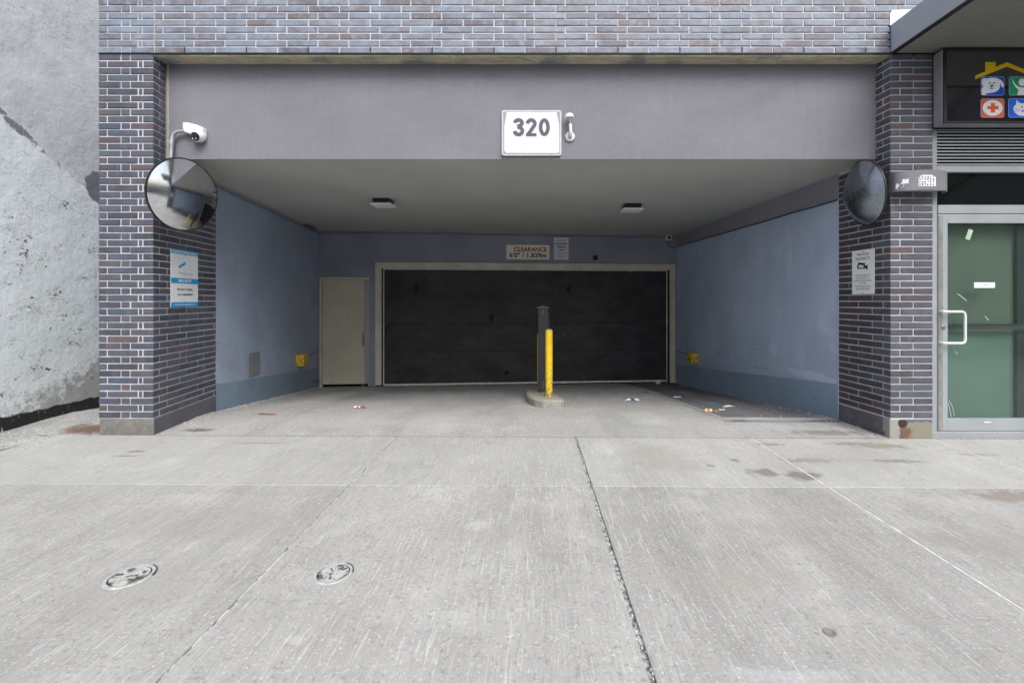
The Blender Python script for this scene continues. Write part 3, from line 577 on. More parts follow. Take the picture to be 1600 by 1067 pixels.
# darker asphalt patch along the right wall
pp = [(978, 599.5), (1056, 599.5), (1182, 626), (1309, 653), (1262, 656), (1205, 656), (1168, 659), (1142, 657), (1100, 641), (1042, 619), (1008, 607)]
pts = [gp(*q) for q in pp]; pm = MB()
NQ = 14
edgeL = [gp(*q) for q in [(975, 598.6), (1010, 608), (1044, 620), (1085, 636), (1120, 649), (1146, 659)]]
edgeR = [Vector((XR(e.y) - 0.0, e.y, 0)) for e in edgeL]
for a, b in zip(range(len(edgeL) - 1), range(1, len(edgeL))):
    for k in range(NQ):
        q = [edgeL[a].lerp(edgeR[a], k / NQ), edgeL[a].lerp(edgeR[a], (k + 1) / NQ), edgeL[b].lerp(edgeR[b], (k + 1) / NQ), edgeL[b].lerp(edgeR[b], k / NQ)]
        pm.poly([(v.x, v.y, gz(v.x, v.y) + 0.004) for v in q])
obj('asphalt_patch', pm, patch_m, kind='structure')
# concrete edging strip along the patch
es = MB()
for a, b in zip(range(len(edgeL) - 1), range(1, len(edgeL))):
    q = [edgeL[a] + Vector((-0.07, 0, 0)), edgeL[a], edgeL[b], edgeL[b] + Vector((-0.07, 0, 0))]
    es.poly([(v.x, v.y, gz(v.x, v.y) + 0.006) for v in q])
obj('edging_strip', es, concrete('pale_edging_concrete', (0.30, 0.29, 0.26), (0.40, 0.39, 0.36), streak=False, rnd=0), kind='structure')

# ================================================================ LEFT PILLAR
def brick_mesh(poly, h, mat, key, cache={}):
    if key not in cache:
        mb = MB(); jit = [(p[0] + random.uniform(-.0012, .0012), p[1] + random.uniform(-.0012, .0012)) for p in poly]
        z0 = [random.uniform(-0.0012, 0.0012) for _ in poly]; z1 = [h + random.uniform(-0.0012, 0.0012) for _ in poly]
        mb.prism(jit, z0, z1); cache[key] = mb.mesh('brick', mat, bevel=0.0035)
    return cache[key]
BH = CP - 0.013
def put_brick(poly, zi, parent, mat, key, proud=None):
    var = random.randrange(3)
    me = brick_mesh(poly, BH, mat, (key, var))
    o = bpy.data.objects.new('brick', me)
    link(o, parent, (random.uniform(-.0012, .0012), random.uniform(-.0025, .001), Z0B + zi * CP + 0.006))
    return o
J = 0.0125
def rect(x0, x1, y0=0.0, y1=0.09): return [(x0, y0), (x1, y0), (x1, y1), (x0, y1)]
def side_poly(fx, y0, y1, sgn, dep=0.09):                    # brick on a pillar side; fx gives the wall line; sgn +1: face looks +x
    if sgn > 0: return [(fx(y0) - dep, y0), (fx(y0), y0), (fx(y1), y1), (fx(y1) - dep, y1)]
    return [(fx(y0), y0), (fx(y0) + dep, y0), (fx(y1) + dep, y1), (fx(y1), y1)]
PLX = (154.0 - VX) / PPM
lp = thing('brick_pillar', 'dark brick pillar at the left of the garage opening, carrying the blue and white security sign', 'brick pillar', (-3.95, 0.3, 0.03))
core = MB().prism([(PLX + 0.006, 0.007), (XLC - 0.007, 0.007), (XL(LE.y) - 0.007, LE.y), (PLX + 0.006, LE.y)], Z0B - 0.005, HZ0 - 0.005)
core.prism([(PLX + 0.006, 0.007), (XLC - 0.007, 0.007), (XL(HY + .02) - 0.007, HY + .02), (PLX + 0.006, HY + .02)], HZ0 - 0.004, ZT - 0.006)
obj('mortar', core, mortar, lp)
bs = MB().prism([(PLX + 0.004, 0.006), (XLC + 0.002, 0.006), (XL(LE.y) + 0.002, LE.y), (PLX + 0.004, LE.y)], -0.12, Z0B - 0.006); bs.cur = 1
me = bs.mesh('concrete_base', [skirt_l.m, skirt_ls], bevel=0.004)
for p in me.polygons: p.material_index = 1 if abs(p.normal.x) > 0.5 else 0
link(bpy.data.objects.new('concrete_base', me), lp)
lshort = MB()
LY = LE.y
for i in range(NC):
    z = i
    long_front = i % 2 == 0
    if long_front:                                            # stretcher at the corner, header to the side
        ctop = XLC; put_brick([(XLC - 0.222, 0), (XLC, 0), (XL(0.088), 0.088), (XLC - 0.222, 0.088)], z, lp, brick_pillar, 'LcA')
        put_brick(rect(XLC - 0.222 - J - 0.078, XLC - 0.222 - J), z, lp, brick_pillar, 'Lf2')
        put_brick(rect(PLX, XLC - 0.222 - 2 * J - 0.078), z, lp, brick_pillar, 'Lf3')
        cuts = [(0.088 + J, 0.088 + 0.317), (0.088 + 0.328, 0.088 + 0.645), (0.088 + 0.656, 0.088 + 0.973), (0.088 + 0.984, LY)]
    else:
        put_brick([(XLC - 0.098, 0), (XLC, 0), (XL(0.205), 0.205), (XLC - 0.098, 0.205)], z, lp, brick_pillar, 'LcB')
        x = XLC - 0.098 - J * 1.3; lshort.prism(rect(x - 0.028, x, 0.001, 0.08), Z0B + z * CP + 0.006, Z0B + z * CP + 0.006 + BH)
        x -= 0.028 + J * 1.2; put_brick(rect(x - 0.29, x), z, lp, brick_pillar, 'Lf5')
        put_brick(rect(PLX, x - 0.29 - J), z, lp, brick_pillar, 'Lf6')
        cuts = [(0.205 + J, 0.205 + 0.317), (0.205 + 0.328, 0.205 + 0.645), (0.205 + 0.656, LY)]
    zt = Z0B + (i + 1) * CP
    for k, (y0, y1) in enumerate(cuts):
        if zt > HZ0 + 0.01:
            if y0 > HY - 0.02: continue
            y1 = min(y1, HY + 0.01)
            put_brick(side_poly(XL, y0, y1, 1), z, lp, brick_pillar, 'Lh%d%d' % (k, long_front)); continue
        if y1 - y0 > 0.02: put_brick(side_poly(XL, y0, y1, 1), z, lp, brick_pillar, 'Ls%d%d' % (k, long_front))
obj('closer_bricks', lshort, brick_pillar, lp, bevel=0.002, kind='stuff')

# ================================================================ RIGHT PILLAR
PRX = (1457.5 - VX) / PPM; RY = RE.y; DZ = -0.006
rp_ = thing('brick_pillar', 'dark brick pillar between the garage opening and the glass door, with the private property sign', 'brick pillar', (3.7, 0.3, 0.0))
core = MB().prism([(XRC + 0.007, 0.007), (PRX - 0.002, 0.007), (PRX - 0.002, RY), (XR(RY) + 0.007, RY)], Z0B - 0.012, HZ0 - 0.005)
core.prism([(XRC + 0.007, 0.007), (PRX - 0.002, 0.007), (PRX - 0.002, HY + .02), (XR(HY + .02) + 0.007, HY + .02)], HZ0 - 0.004, ZT - 0.03)
obj('mortar', core, mortar, rp_)
bs = MB().prism([(XRC - 0.002, 0.004), (PRX, 0.004), (PRX, RY), (XR(RY) - 0.002, RY)], -0.12, Z0B - 0.013)
obj('concrete_base', bs, skirt_m.m, rp_, bevel=0.005)
for i in range(NC):
    if i % 2 == 0:
        put_brick([(XRC, 0), (XRC + 0.222, 0), (XRC + 0.222, 0.088), (XR(0.088), 0.088)], i, rp_, brick_right, 'RcA')
        put_brick(rect(XRC + 0.222 + J, PRX - 0.001), i, rp_, brick_right, 'Rf2')
        cuts = [(0.088 + J, 0.088 + 0.317), (0.088 + 0.328, RY)]
    else:
        put_brick([(XRC, 0), (XRC + 0.092, 0), (XRC + 0.092, 0.22), (XR(0.22), 0.22)], i, rp_, brick_right, 'RcB')
        put_brick(rect(XRC + 0.092 + J, PRX - 0.001), i, rp_, brick_right, 'Rf4')
        cuts = [(0.22 + J, 0.22 + 0.317), (0.22 + 0.328, RY)]
    zt = Z0B + (i + 1) * CP
    for k, (y0, y1) in enumerate(cuts):
        if zt > HZ0 + 0.01:
            if y0 > HY - 0.02: continue
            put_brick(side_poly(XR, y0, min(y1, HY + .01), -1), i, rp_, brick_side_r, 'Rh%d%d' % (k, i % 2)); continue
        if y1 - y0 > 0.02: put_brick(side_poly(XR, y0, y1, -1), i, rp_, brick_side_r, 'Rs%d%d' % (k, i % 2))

# ================================================================ UPPER BRICK WALL
uw = thing('brick_wall', 'mottled blue-grey brick wall above the garage opening', 'brick wall', (0, 0.1, 3.76))
NU = 11
obj('mortar', MB().box(PLX + 0.006, 3.49, 0.007, HY + 0.4, ZT + 0.004, ZT + NU * CP).box(3.49, 5.5, 0.007, HY + 0.4, 4.04, ZT + NU * CP), mortar, uw)
xj = (241 - VX) / PPM
obj('control_joint', MB().box(xj - 0.006, xj + 0.006, 0.0015, 0.02, ZT, ZT + NU * CP - 0.01), plain('grey_sealant', (0.33, 0.34, 0.31), 0.7), uw)
weeps = MB()
for i in range(NU):
    zr = NC + i
    if i % 2 == 0: seg = [(PLX, PLX + 0.215), (PLX + 0.226, PLX + 0.300), (PLX + 0.311, xj - 0.009)]
    else: seg = [(PLX, PLX + 0.078), (PLX + 0.09, PLX + 0.375), (PLX + 0.386, PLX + 0.414), (PLX + 0.425, xj - 0.009)]
    for k, (a, b) in enumerate(seg): put_brick(rect(a, b), zr, uw, brick_upper, 'Ul%d%d' % (i % 2, k))
    # running bond to the right of the control joint
    x = (447.8 - VX) / PPM if i % 2 == 1 else (433.2 - VX) / PPM
    while x - 0.3025 > xj + 0.009: x -= 0.3025
    first = xj + 0.009; k = 0
    xend = XRC - 0.001 if zr * CP + Z0B + CP < 4.06 else 4.3
    cur = first; nxt = x
    while cur < xend - 0.02:
        b = min(nxt - J / 2, xend); ln = b - cur
        me = brick_mesh(rect(0, ln), BH, brick_upper, ('U%.3f' % ln, random.randrange(4)))
        o = bpy.data.objects.new('brick', me)
        link(o, uw, (cur, random.uniform(-.002, .0015), Z0B + zr * CP + 0.006))
        if i == 0 and k % 2 == 0: weeps.box(nxt - 0.005, nxt + 0.005, 0.002, 0.008, ZT + 0.004, ZT + CP - 0.004)
        cur = nxt + J / 2; nxt += 0.3025; k += 1
hi = MB()
for i in range(NU, NU + 26):                                  # courses above the frame, joined
    z = Z0B + (NC + i) * CP + 0.006; x = PLX + (0.0 if i % 2 else -0.09)
    while x < 6.0:
        a, b = max(x, PLX), min(x + 0.29, 6.0)
        if b - a > 0.02 and not (a < xj < b): hi.box(a, b, random.uniform(-.001, .001), 0.06, z, z + BH)
        elif a < xj < b: hi.box(a, xj - 0.009, 0, 0.06, z, z + BH).box(xj + 0.009, b, 0, 0.06, z, z + BH)
        x += 0.3025
obj('upper_courses', hi, brick_upper, uw, kind='stuff')
obj('mortar', MB().box(PLX + 0.006, 6.0, 0.007, HY + 0.4, ZT + NU * CP + 0.001, ZT + (NU + 26) * CP), mortar, uw)
obj('weep_holes', weeps, dark_m, uw)
obj('steel_angle', MB().box(PLX, XRC + 0.02, -0.006, 0.10, ZT - 0.004, ZT + 0.003), dark_m, uw)
wpz = P(1390, 40, 0).z
obj('white_patch', MB().extr(Vector((3.50, -0.003, 4.03)), UX, UZ, NY, [(0.0, 0), (0.30, 0), (0.24, 0.16), (0.02, 0.15), (0.0, 0.11)], -0.002, 0.004), plain('white_flashing_paint', (0.72, 0.74, 0.75), 0.8), uw, label='ragged white painted patch just above the canopy')

# ================================================================ HEADER, LINTEL, CEILING
hx0, hx1 = (262 - VX) / 154, (1370.5 - VX) / 154
hd = thing('header_beam', 'purple-grey stucco header beam carrying the house number 320', 'beam', (0, HY, HZ0))
obj('stucco_face', MB().box(hx0 - 0.03, hx1 + 0.03, HY, HY + 0.012, HZ0, HZ1 - 0.002), header_m, hd)
obj('edge_trim', MB().box(hx0 - 0.006, hx0 + 0.018, HY - 0.006, HY - 0.0005, HZ0, HZ1 - 0.005), trim_m, hd)
obj('edge_trim', MB().box(hx1 - 0.014, hx1 + 0.010, HY - 0.006, HY - 0.0005, HZ0, HZ1 - 0.005), trim_m, hd)
ln_ = MB().box(hx0 - 0.06, hx1 + 0.06, 0.012, HY - 0.008, HZ1 - 0.001 - 0.02, HZ1 - 0.0045)
lin = obj('lintel', ln_, lintel_m, hd)
cr = MB(); px_ = [(783, 89.5), (792, 90.5), (800, 92.5), (806, 91), (812, 91), (819, 91.5), (824, 94), (829, 96.5), (836, 98)]
pr = []
for (a, b) in px_:                                            # crack line on the lintel soffit (z = HZ1 - 0.021)
    zz = HZ1 - 0.0225; Zd = F * (zz - EYE) / (VY - b); pr.append(Vector(((a - VX) * Zd / F, min(max(Zd - D, 0.015), HY - 0.012), zz)))
cr.tube(pr, 0.0025, 4); obj('crack', cr, dark_m, hd)
cl = MB()
cb = [(XL(HY) - 0.35, HY + 0.013), (XR(HY) + 0.35, HY + 0.013), (BR.x + 0.3, BR.y + 0.1), (BL.x - 0.3, BL.y + 0.1)]
cl.prism(cb, [HZ0 + .001, HZ0 + .001, 2.716, 2.732], [ZT, ZT, 3.6, 3.6])
obj('ceiling', cl, ceil_m, kind='structure')

# ================================================================ GARAGE WALLS
def side_wall(A, E, B, thick, z0, z1, mat, name, label):
    o = thing(name, label, 'wall', ((E.x + B.x) / 2, (E.y + B.y) / 2, -0.2))
    t = Vector((thick, 0))
    pl = [E, B, B + t, E + t] if thick < 0 else [E, E + t, B + t, B]
    pl = [(p[0], p[1]) for p in pl]
    obj('painted_face', MB().prism(pl, -0.6, 3.0), mat, o); return o
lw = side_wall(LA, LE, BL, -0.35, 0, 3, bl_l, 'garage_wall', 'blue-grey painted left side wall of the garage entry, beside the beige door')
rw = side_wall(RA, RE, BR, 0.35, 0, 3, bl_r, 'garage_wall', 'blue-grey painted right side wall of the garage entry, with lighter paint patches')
# faint raised paint band along the top of the right wall
ub = MB(); nR = Vector((-(BR.y - RA.y), (BR.x - RA.x), 0)).normalized()
a, b = Vector((RE.x, RE.y, 0)) + nR * 0.003, Vector((BR.x, BR.y, 0)) + nR * 0.003
ub.poly([a + UZ * 2.48, b + UZ * 2.48, b + UZ * 2.712, a + UZ * 2.77]); obj('painted_band', ub, bandup_m, rw)
# metal corner bead at the inner ends of the pillars
obj('corner_bead', MB().tube([(RE.x - 0.004, RE.y, 0.08), (RE.x - 0.004, RE.y, 2.5)], 0.006, 6), galv_m, rw)

bw = thing('garage_wall', 'slate grey back wall of the garage entry around the black overhead door', 'wall', (-0.5, 5.2, -0.4))
o3 = Vector((BL.x, BL.y, 0))
def U(px): q = BK(px); return (q - o3).dot(UB)
Lb = U(1057)
dU0, dU1, dZ = U(499.5), U(577.5), 1.81
gU0, gU1, gZ = U(586.5), U(1055), 2.12
def wb(mb, a0, a1, z0, z1, c0=-0.25, c1=0.0): return mb.obox(o3, UB, UZ, NB, a0, a1, z0, z1, c0, c1)
mb = MB(); wb(mb, -0.3, dU0, -0.6, 2.8); wb(mb, dU0, dU1, dZ, 2.8); wb(mb, dU1, gU0, -0.6, 2.8); wb(mb, gU0, gU1, gZ, 2.8); wb(mb, gU1, Lb + 0.3, -0.6, 2.8)
obj('painted_face', mb, back_m, bw)
mb = MB(); wb(mb, -0.3, Lb + 0.3, -0.6, 2.8, -0.5, -0.26); obj('backing', mb, dark_m, bw)
# man door
fz = gz(BK(538).x, 4.8)
md = thing('steel_door', 'beige steel door in the left corner of the back wall', 'door', BK(538) + UZ * fz)
mb = MB(); fw = 0.045
wb(mb, dU0 + 0.002, dU0 + fw, fz + 0.002, dZ - 0.003, -0.12, 0.02); wb(mb, dU1 - fw * 0.55, dU1 - 0.002, fz + 0.002, dZ - 0.003, -0.12, 0.02); wb(mb, dU0 + fw, dU1 - fw * 0.55, dZ - fw, dZ - 0.003, -0.12, 0.02)
obj('door_frame', mb, beige_f, md, bevel=0.003)
mb = MB(); wb(mb, dU0 + fw + 0.006, dU1 - fw * 0.55 - 0.006, fz + 0.05, dZ - fw - 0.006, -0.06, -0.012); leaf = obj('door_leaf', mb, beige_m, md, bevel=0.002)
mb = MB(); wb(mb, U(570.5), U(577), fz + 0.06, dZ - 0.055, -0.010, 0.026); guard = obj('latch_guard', mb, alu_m, leaf, bevel=0.001)
mb = MB()
for k in range(7): mb.lathe(BK(573, 0, 0.026) + UZ * (0.36 - BK(573, 0).z + BK(573, 0).z - 0.0 + -0.55 + k * 0.33), NB, [(0.008, -0.002), (0.006, 0.004)], 8)
for v in range(len(mb.v)): pass
mb = MB()
for k in range(7):
    q = BK(573.5) + NB * 0.026; mb.lathe((q.x, q.y, -0.2 + k * 0.3), NB, [(0.007, 0), (0.005, 0.004)], 8)
obj('bolt_heads', mb, galv_m, leaf, kind='stuff')
mb = MB(); wb(mb, U(565), U(569.5), EYE - 73 / 77.4, EYE - 52 / 77.4, -0.012, 0.0)
q = BK(568) + UZ * (EYE - 62 / 77.4); mb.tube([q + NB * -0.01 + UZ * 0.05, q + NB * 0.04 + UZ * 0.05, q + NB * 0.04 - UZ * 0.08, q + NB * -0.01 - UZ * 0.08], 0.008, 6)
obj('handle', mb, plain('dull_brass', (0.42, 0.38, 0.28), 0.45, 0.5, 0.5), leaf)
for py in (454, 521, 588):
    q = BK(500.5) + UZ * (EYE - (py - VY) / 77.9); mb = MB().tube([q + NB * 0.026 - UZ * 0.06, q + NB * 0.026 + UZ * 0.06], 0.010, 8); obj('hinge', mb, beige_f, md)
# overhead door
og = thing('garage_door', 'wide black sectional garage door in a beige frame', 'garage door', BK(820) + UZ * -0.41)
gf = 0.125
mb = MB(); wb(mb, gU0 + 0.003, gU0 + gf, -0.37, gZ - 0.003, -0.02, 0.035); obj('door_jamb', mb, beige_f, og, bevel=0.006)
mb = MB(); wb(mb, gU1 - gf, gU1 - 0.003, -0.415, gZ - 0.003, -0.02, 0.035); obj('door_jamb', mb, beige_f, og, bevel=0.006)
mb = MB(); wb(mb, gU0 + gf, gU1 - gf, gZ - 0.135, gZ - 0.003, -0.02, 0.033); obj('door_head', mb, beige_f, og, bevel=0.006)
mb = MB(); s0, s1 = U(598.2), U(1043.5)
wb(mb, s0, s0 + 0.018, -0.38, 1.985, -0.055, -0.021); wb(mb, s1 - 0.018, s1, -0.41, 1.985, -0.055, -0.021); wb(mb, s0, s1, 1.967, 1.985, -0.055, -0.022); obj('side_seal', mb, rubber_m, og)
p0, p1 = s0 + 0.02, s1 - 0.02; zs = [-0.365, 0.29, 0.86, 1.43, 1.963]
for k in range(4):
    mb = MB(); wb(mb, p0, p1, zs[k] + 0.0015, zs[k + 1] - 0.0015, -0.11, -0.07); obj('door_panel', mb, garage_m, og, bevel=0.0025)
mb = MB(); mb.obox(o3, UB, UZ, NB, p0, p1, -0.40, -0.366, -0.12, -0.055); obj('bottom_seal', mb, rubber_m, og)
for px, py in ((883, 522), (986, 424)):
    s_ = sb(px); q = BK(px) + UZ * (EYE - (py - VY) / s_) + NB * -0.069
    obj('lock_knob', MB().lathe(q, NB, [(0.018, 0), (0.014, 0.02), (0.004, 0.024)], 10), galv_m, og)
for px, py, r1, r2, in ((650, 449, 0.06, 0.11), (889, 452, 0.05, 0.07), (768, 497, 0.05, 0.10), (792, 583, 0.06, 0.05)):
    s_ = sb(px); q = BK(px) + UZ * (EYE - (py - VY) / s_) + NB * -0.0692
    obj('soot_mark', MB().extr(q, UB, UZ, NB, [(a * (0.7 + 0.5 * random.random()), b * (0.7 + 0.5 * random.random())) for a, b in ell(0, 0, r1, r2, 14)], 0, 0.0006), plain('soot', (0.020, 0.013, 0.015), 0.8), og)

# signs on the back wall
def back_sign(px0, px1, py0, py1, mat, name, label, cat):
    pm_ = (px0 + px1) / 2; s_ = sb(pm_); q = BK(pm_) + UZ * (EYE - ((py0 + py1) / 2 - VY) / s_)
    wd, ht = (px1 - px0) / s_ * 0.995, (py1 - py0) / s_
    o = thing(name, label, cat, q)
    obj('sign_plate', MB().extr(q, UB, UZ, NB, rrect(-wd / 2, wd / 2, -ht / 2, ht / 2, 0.008), 0.002, 0.008), mat, o)
    return o, q, wd, ht
o, q, wd, ht = back_sign(791, 859, 383, 405.5, plain('cream_sign_plate', (0.88, 0.86, 0.74), 0.5, var=0.08, scale=4, bump=0), 'clearance_sign', 'cream clearance sign with red and black lettering above the black garage door', 'sign')
mb = MB(); letters(mb, 'CLEARANCE', q, UB, UZ, NB, 0.05, ht * 0.20, wd * 0.76, ht * 0.33, 0.03, 0.009); obj('lettering', mb, k_red, o)
mb = MB(); letters(mb, '6\'0" / 1.829m', q, UB, UZ, NB, 0.0, -ht * 0.21, wd * 0.86, ht * 0.34, 0.025, 0.009); obj('lettering', mb, k_black, o)
o, q, wd, ht = back_sign(865.5, 888.5, 371.5, 406, plain('pale_violet_sign_plate', (0.72, 0.73, 0.80), 0.5, var=0.06, scale=4, bump=0), 'parking_sign', 'small pale authorized parking only sign right of the clearance sign', 'sign')
mb = MB()
letters(mb, 'PRIVATE PROPERTY', q, UB, UZ, NB, 0, ht * 0.37, wd * 0.74, ht * 0.045, 0.02, 0.009)
letters(mb, 'AUTHORIZED', q, UB, UZ, NB, 0, ht * 0.22, wd * 0.80, ht * 0.085, 0.04, 0.009); letters(mb, 'PARKING', q, UB, UZ, NB, 0, ht * 0.08, wd * 0.58, ht * 0.085, 0.04, 0.009)
letters(mb, 'ONLY', q, UB, UZ, NB, 0, -ht * 0.06, wd * 0.32, ht * 0.085, 0.04, 0.009)
mb.obox(q, UB, UZ, NB, -wd * .42, wd * .42, -ht * .19, -ht * .18, 0.008, 0.009); mb.marks.append((len(mb.v), len(mb.f))); mb.obox(q, UB, UZ, NB, -wd * .28, wd * .28, -ht * .395, -ht * .38, 0.008, 0.009)
obj('lettering', mb, k_black, o)
mb = MB()
for k, (a, b) in enumerate(((-.38, .36), (-.24, .10))): mb.obox(q, UB, UZ, NB, wd * a, wd * b, -ht * (.26 + k * .07), -ht * (.245 + k * .07), 0.008, 0.009)
obj('fine_print', mb, k_mid, o)
# black dome on the lintel, small white camera, its cable, conduits
s_ = sb(930); q = BK(930) + UZ * (EYE + 65 / s_)
o = obj('door_sensor', MB().lathe(q, NB, [(0.055, 0), (0.055, 0.02), (0.045, 0.05), (0.02, 0.075)], 16), dark_m, smooth=True); tag(o, 'small black domed sensor on the back wall, right of the parking sign', 'sensor')
s_ = sb(1042); q = BK(1042) + UZ * (EYE + 95.5 / s_)
o = thing('security_camera', 'small white bullet camera high in the right back corner of the garage entry', 'security camera', q)
obj('camera_body', MB().lathe(q, NB, [(0.05, 0), (0.055, 0.03), (0.045, 0.09), (0.064, 0.10), (0.064, 0.13), (0.045, 0.135)], 18), white_m, o, smooth=True)
obj('lens', MB().lathe(q, NB, [(0.034, 0.1345), (0.030, 0.142)], 16), dark_m, o)
cab = MB(); q0 = q + NB * 0.02 - UZ * 0.05
cr_ = Vector((BR.x, BR.y, 0)); pth = [q0, q0 - UZ * 0.10 + UB * 0.03, q0 - UZ * 0.15 + UB * 0.10]
pth += [cr_ + nR * 0.02 + NB * 0.02 + UZ * 2.47]
rr_ = (Vector((RE.x, RE.y, 0)) - cr_).normalized(); L_ = (Vector((RE.x, RE.y, 0)) - cr_).length
for k in range(1, 13): pth.append(cr_ + rr_ * (L_ * k / 12.0 - 0.004) + nR * 0.014 + UZ * (2.478 + 0.004 * math.sin(k * 2.1)))
cab.tube(pth, 0.008, 6); tag(obj('camera_cable', cab, plain('dark_cable', (0.05, 0.05, 0.065), 0.5)), 'dark cable running along the right garage wall below the ceiling', 'cable')
cd = MB()
nL = Vector((BL.y - LA.y, -(BL.x - LA.x), 0)).normalized()
def ceilz(Y, left=True):
    e = BL.y if left else BR.y; zb_ = 2.732 if left else 2.716
    return HZ0 + (zb_ - HZ0) * max(0, (Y - HY) / (e - HY))
pth = []
for k in range(9):
    y = 0.6 + (BL.y - 0.62) * k / 8; pth.append(Vector((XL(y), y, ceilz(y) - 0.055)) + nL * 0.016)
pth.append(o3 + UB * 0.05 + NB * 0.016 + UZ * 2.68)
for k in range(1, 9): pth.append(o3 + UB * (U(1036) * k / 8) + NB * 0.016 + UZ * (2.69 - 0.012 * k / 8))
cd.tube(pth, 0.013, 8); cdo = obj('conduit', cd, plain('violet_grey_painted_conduit', (0.27, 0.275, 0.31), 0.5)); tag(cdo, 'thin grey conduit along the top of the left and back garage walls', 'conduit')
q = wallpt(LA, BL, 480, 352.5)
dL = Vector((BL.x - LA.x, BL.y - LA.y, 0)).normalized()
tag(obj('junction_box', MB().obox(q, dL, UZ, nL, -0.20, 0.22, -0.06, 0.04, 0.001, 0.09), plain('dark_violet_box_paint', (0.13, 0.125, 0.15), 0.6), bevel=0.004), 'dark flat electrical box at the top of the left garage wall', 'junction box')
q = wallpt(LA, BL, 397, 569)
o = thing('wall_hatch', 'grey cover plate set low in the left garage wall', 'hatch', q)
hw = (wallpt(LA, BL, 406, 569) - wallpt(LA, BL, 388, 569)).length / 2; hh = 18.5 / (F / (D + q.y))
obj('cover_plate', MB().obox(q, dL, UZ, nL, -hw, hw, -hh, hh, 0.001, 0.007), plain('dull_grey_plate', (0.235, 0.25, 0.265), 0.6, var=0.1, scale=8), o, bevel=0.002)
for a, b in ((-1, -1), (1, -1), (1, 1), (-1, 1)): obj('screw', MB().lathe(q + dL * (hw - .02) * a + UZ * (hh - .02) * b, nL, [(0.007, 0.006), (0.004, 0.01)], 8), galv_m, o)
def guard_box(A, B, dvec, nvec, px, py, label, side):
    q = wallpt(A, B, px, py); o = thing('sensor_guard', label, 'sensor guard', q, None)
    mb = MB(); w2, h2, dp = 0.115, 0.10, 0.13
    u = dvec
    mb.obox(q, u, UZ, nvec, -w2, w2, -h2, -h2 + .008, 0.002, dp); mb.obox(q, u, UZ, nvec, -w2, w2, h2 - .008, h2, 0.002, dp)
    mb.obox(q, u, UZ, nvec, -w2, -w2 + .008, -h2 + .008, h2 - .008, 0.002, dp); mb.obox(q, u, UZ, nvec, -w2 + .008, w2, -h2 + .008, h2 - .008, dp - 0.008, dp)
    obj('guard_housing', mb, yellow_b, o, bevel=0.002)
    obj('sensor_eye', MB().obox(q, u, UZ, nvec, w2 - 0.05, w2 - 0.01, -0.02, 0.07, 0.002, dp - 0.02), dark_m, o)
    mb = MB(); e = Vector((B[0], B[1], q.z + 0.04)); mb.tube([q + u * w2 + nvec * 0.012 + UZ * 0.03, q + (e - q) * 0.5 + nvec * 0.012 + UZ * .005, e + nvec * 0.012], 0.008, 6)
    obj('supply_conduit', mb, plain('wall_coloured_conduit', (0.14, 0.15, 0.20), 0.6), o)
guard_box(LA, BL, dL, nL, 466.5, 562, 'yellow sensor guard on the left garage wall near the beige door', 1)
dR = Vector((BR.x - RA.x, BR.y - RA.y, 0)).normalized()
guard_box(RA, BR, dR, nR, 1086.5, 559, 'yellow sensor guard on the right garage wall near the garage door', -1)

# ceiling lights
for px, py, Yl, lab in ((599, 325, 2.02, 'square ceiling light on the left half of the garage ceiling'), (987, 332.5, 2.35, 'square ceiling light on the right half of the garage ceiling')):
    s_ = F / (D + Yl); zc = HZ0 + (2.72 - HZ0) * (Yl - HY) / (5 - HY); x = (px - VX) / s_
    o = thing('ceiling_light', lab, 'ceiling light', (x, Yl, zc), 'square ceiling lights of the garage')
    obj('housing', MB().box(x - 0.115, x + 0.115, Yl - 0.115, Yl + 0.115, zc - 0.055, zc + 0.02), dark_m, o, bevel=0.006)
    for k in range(5): obj('heat_fin', MB().box(x - 0.10 + k * 0.047, x - 0.088 + k * 0.047, Yl - 0.125, Yl - 0.116, zc - 0.05, zc - 0.004), dark_m, o)
    a = MB(); a.prism(rect(x - 0.148, x + 0.148, Yl - 0.14, Yl + 0.14), zc - 0.088, zc - 0.057); obj('diffuser', a, plain('milky_diffuser', (0.78, 0.79, 0.80), 0.35, bump=0), o, bevel=0.012)

# ================================================================ BOLLARD ISLAND
isl_top = [gp(x, y, 0.10) for x, y in [(835, 631), (858, 633.5), (877, 630), (882, 621)]]
pl = [(-0.075, 3.15), (-0.08, 2.45), (-0.03, 1.95), (0.05, 1.66), (0.15, 1.54), (0.28, 1.50), (0.38, 1.52), (0.445, 1.62), (0.385, 2.1), (0.30, 2.7), (0.22, 3.15), (0.10, 3.28), (-0.02, 3.27)]
isl = MB().prism(pl, [gz(*p) - 0.03 for p in pl], [gz(*p) + 0.105 for p in pl])
me = isl.mesh('curb_island', curb_m, bevel=0.02); io = link(bpy.data.objects.new('curb_island', me)); tag(io, 'small rounded concrete island under the bollards in the garage entry', 'concrete island')
def it(x, y): return gz(x, y) + 0.105
px0 = 0.165; Yp = D * 0; Yp = 143 and 2.62
s_ = F / (D + Yp); bx = (848.5 - VX) / s_; ztop = EYE - 10 / s_
o = thing('access_post', 'tall dark square post on the concrete island in front of the garage door', 'post', (bx, Yp, it(bx, Yp)))
obj('post_body', MB().box(bx - 0.076, bx + 0.076, Yp - 0.07, Yp + 0.07, it(bx, Yp) - 0.01, ztop - 0.03), post_m, o, bevel=0.004)
capm = MB(); b = len(capm.v); a_ = 0.092
capm.prism(rect(bx - a_, bx + a_, Yp - 0.085, Yp + 0.085), ztop - 0.031, ztop - 0.018)
capm.v += [(bx - a_, Yp - .085, ztop - .018), (bx + a_, Yp - .085, ztop - .018), (bx + a_, Yp + .085, ztop - .018), (bx - a_, Yp + .085, ztop - .018), (bx, Yp, ztop + .006)]
